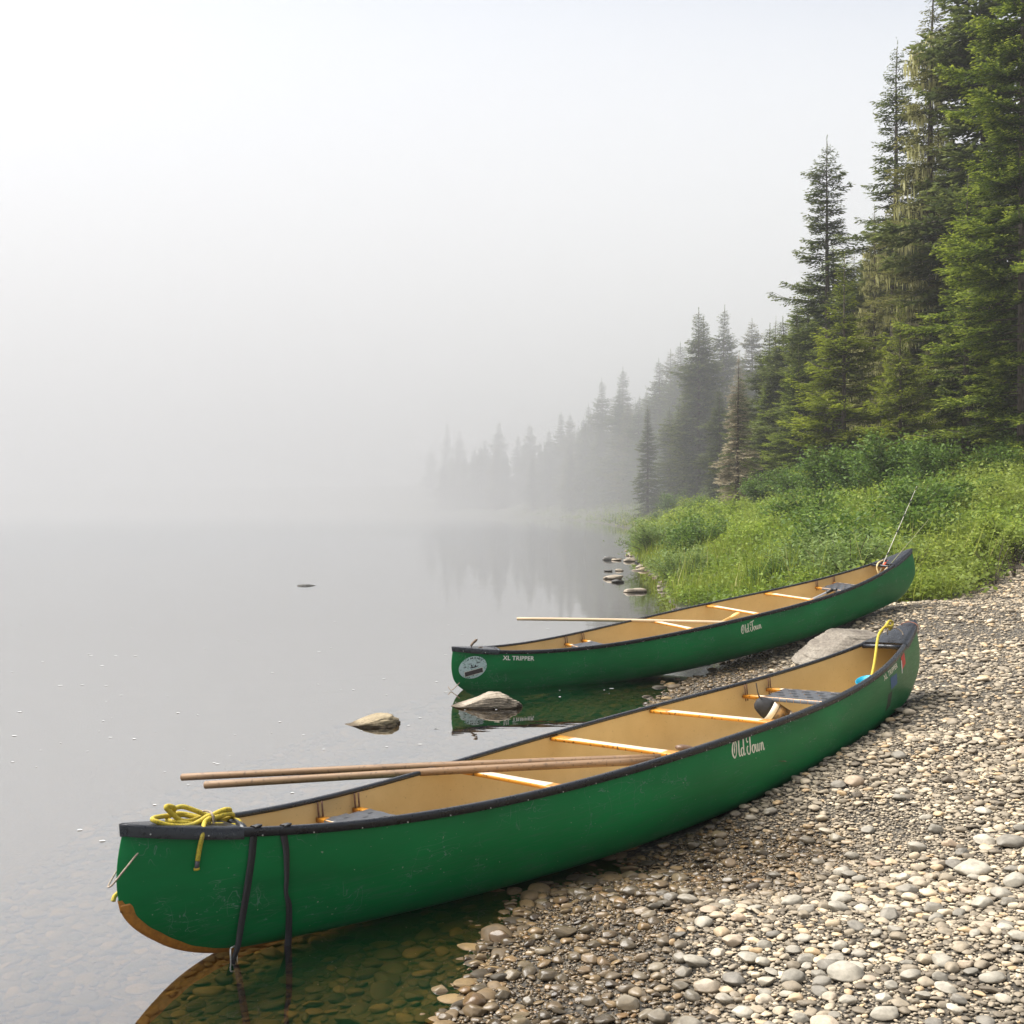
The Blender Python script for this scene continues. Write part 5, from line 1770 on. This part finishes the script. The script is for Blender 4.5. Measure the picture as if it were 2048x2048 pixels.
def blades(n, y0, y1, hgt, wd, per=5):
    x, y, d = bank_points(n, y0, y1, edge=.0)
    k = noise(np.stack([x, y], -1), .5, 1) > -.35
    x, y = np.repeat(x[k], per), np.repeat(y[k], per)
    m = len(x)
    x = x + rng.normal(0, .05, m); y = y + rng.normal(0, .05, m)
    P = np.stack([x, y, terrain(x, y) - .02], -1)
    hh = hgt * rng.uniform(.45, 1.2, m)
    a = rng.uniform(0, 6.283, m); ln = rng.uniform(.1, .5, m) * hh
    D = np.stack([np.cos(a) * ln, np.sin(a) * ln, hh], -1)
    S = np.stack([-np.sin(a), np.cos(a), 0 * a], -1) * wd
    v, f = rhombs(P, D, S, -np.stack([np.cos(a) * ln, np.sin(a) * ln, 0 * a], -1) * .22)
    return v, f, np.repeat(np.clip(rng.normal(.5, .25, m), 0, 1), 4)
v, f, a = cat([blades(6000, 12, 24, .42, .005, 6), blades(900, 13, 34, .95, .006, 7), blades(7000, 24, 50, .6, .009, 5), blades(3500, 50, 200, .8, .03, 5)])
o = obj('grass', v, f, M['grass'], attrs={'rnd': a}, origin=(0, 0, 0)); tag(o, 'tall green grass growing through the bank', kind='stuff')

def bush_meshes(seed, w_, h_, nl, ln, wd, m):
    r = np.random.default_rng(seed)
    tr = MB(); tips = []
    for i in range(26):
        a = r.uniform(0, 6.28); e = r.uniform(.15, 1) ** .6
        end = np.array([math.cos(a) * w_ * e * .95, math.sin(a) * w_ * e * .95, h_ * (1.05 - .5 * e * e) * r.uniform(.7, 1.08)])
        P = spline([np.array([0, 0, -.1]) + end * np.array([.08, .08, 0]), end * np.array([.4, .4, .55]), end], 4)
        v, f = tube(P, np.linspace(.012, .003, len(P)), 5, False); tr.add(v, f)
        tips.append(P)
    P = []
    for p in tips:
        k = nl // 26
        t = r.uniform(.18, 1, k) ** .75
        q = np.stack([np.interp(t, np.linspace(0, 1, len(p)), p[:, j]) for j in range(3)], -1)
        P.append(q + r.normal(0, .11 * w_, (k, 3)) * np.array([1, 1, .8]))
    P = np.concatenate(P); P[:, 2] = np.abs(P[:, 2]) + .03
    D, S = leaves(P, r, ln, wd, .3)
    v, f = rhombs(P, D, S)
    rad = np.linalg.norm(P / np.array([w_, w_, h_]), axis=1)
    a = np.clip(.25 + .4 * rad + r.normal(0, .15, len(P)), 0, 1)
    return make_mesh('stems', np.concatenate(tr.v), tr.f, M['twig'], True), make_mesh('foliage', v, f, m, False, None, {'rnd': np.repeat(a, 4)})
BM = {'alder': bush_meshes(1, 1.1, 1.5, 5200, .085, .028, M['shrub']), 'low': bush_meshes(2, .8, .75, 3400, .06, .018, M['leaf']), 'willow': bush_meshes(3, .9, .85, 4200, .085, .012, M['willow']), 'mid': bush_meshes(4, .9, 1.0, 3600, .07, .024, M['shrub'])}
def bush(kd, px_, py_, D_, s, label, group=None, name='bush'):
    q = at(px_, py_, D_)
    z = float(terrain(q[:1], q[1:2])[0])
    root = empty(name, (q[0], q[1], z - .03)); root.scale = (s, s, s); root.rotation_euler = (0, 0, random.uniform(0, 6.28))
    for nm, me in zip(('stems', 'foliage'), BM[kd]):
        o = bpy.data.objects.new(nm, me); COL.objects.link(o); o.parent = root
    tag(root, label, 'bush', group)
bush('alder', 1740, 930, 32, 1.15, 'tall rounded green bush below the yellow green young fir')
bush('alder', 1835, 935, 29, .95, 'tall green bush at the top of the bank nearest the big fir')
bush('alder', 1690, 945, 36, .9, 'dark green bush left of the tall rounded one')
for a, b, D_, sc_ in ((1590, 950, 42, 1.1), (1660, 950, 34, 1.3), (1705, 945, 33, 1.2), (1785, 945, 29.5, 1.3), (1880, 945, 27, 1.0), (1530, 960, 50, 1.2)):
    bush('alder', a, b, D_, sc_, 'leafy bush at the foot of the trees along the top of the bank', 'bushes at the foot of the trees')
bush('willow', 1362, 1110, 22.5, 1.0, 'pale willow bush overhanging the stony waterline')
bush('willow', 1310, 1060, 34, 1.4, 'grey green willow bush farthest out along the stony shore')
bush('mid', 1640, 1010, 24, .9, 'dark leaved low bush in the middle of the grassy bank')
bush('low', 1930, 1120, 16.8, .9, 'bright green bush at the right where the gravel ends')
bush('low', 2005, 1090, 17.5, 1.1, 'bright green bush at the right edge of the picture where the gravel ends')
for i in range(64):
    D_ = math.exp(random.uniform(math.log(15), math.log(100)))
    for _ in range(60):
        a = random.uniform(1230, 2060)
        x_ = (a - 1024) / F * D_
        if float(veg_mask(np.array([x_]), np.array([D_]))[0]) > .9 and 1.0 < float(shore_d(np.array([x_]), np.array([D_]))[0]) < 14: break
    else: continue
    kd = random.choice(['low', 'willow', 'mid', 'low', 'alder'])
    bush(kd, a, 1000, D_, random.uniform(.5, 1.0) * (1 + D_ / 80) * (.6 if kd == 'alder' else 1), 'leafy bush scattered over the grassy bank', 'bushes on the grassy bank')
# bare twigs sticking out of the bank
for i, (a, b, D_) in enumerate(((1990, 1090, 15.6), (1800, 1130, 15.2), (1660, 1130, 16.5), (1560, 1120, 17.5), (2030, 1080, 16))):
    q = at(a, b, D_); z = float(terrain(q[:1], q[1:2])[0])
    mb_ = MB()
    for j in range(9):
        an = random.uniform(0, 6.28); ln = random.uniform(.25, .7)
        P = spline([(0, 0, -.05), (math.cos(an) * ln * .25, math.sin(an) * ln * .25, ln * .5), (math.cos(an) * ln * .6, math.sin(an) * ln * .6, ln)], 4)
        v, f = tube(P, np.linspace(.006, .002, len(P)), 5, False); mb_.add(v + np.array([q[0], q[1], z]), f)
    o = mb_.build('twigs', M['twig'], smooth=True); tag(o, 'clump of bare dark twigs in the undergrowth of the bank', 'twigs', 'bare twigs on the bank')
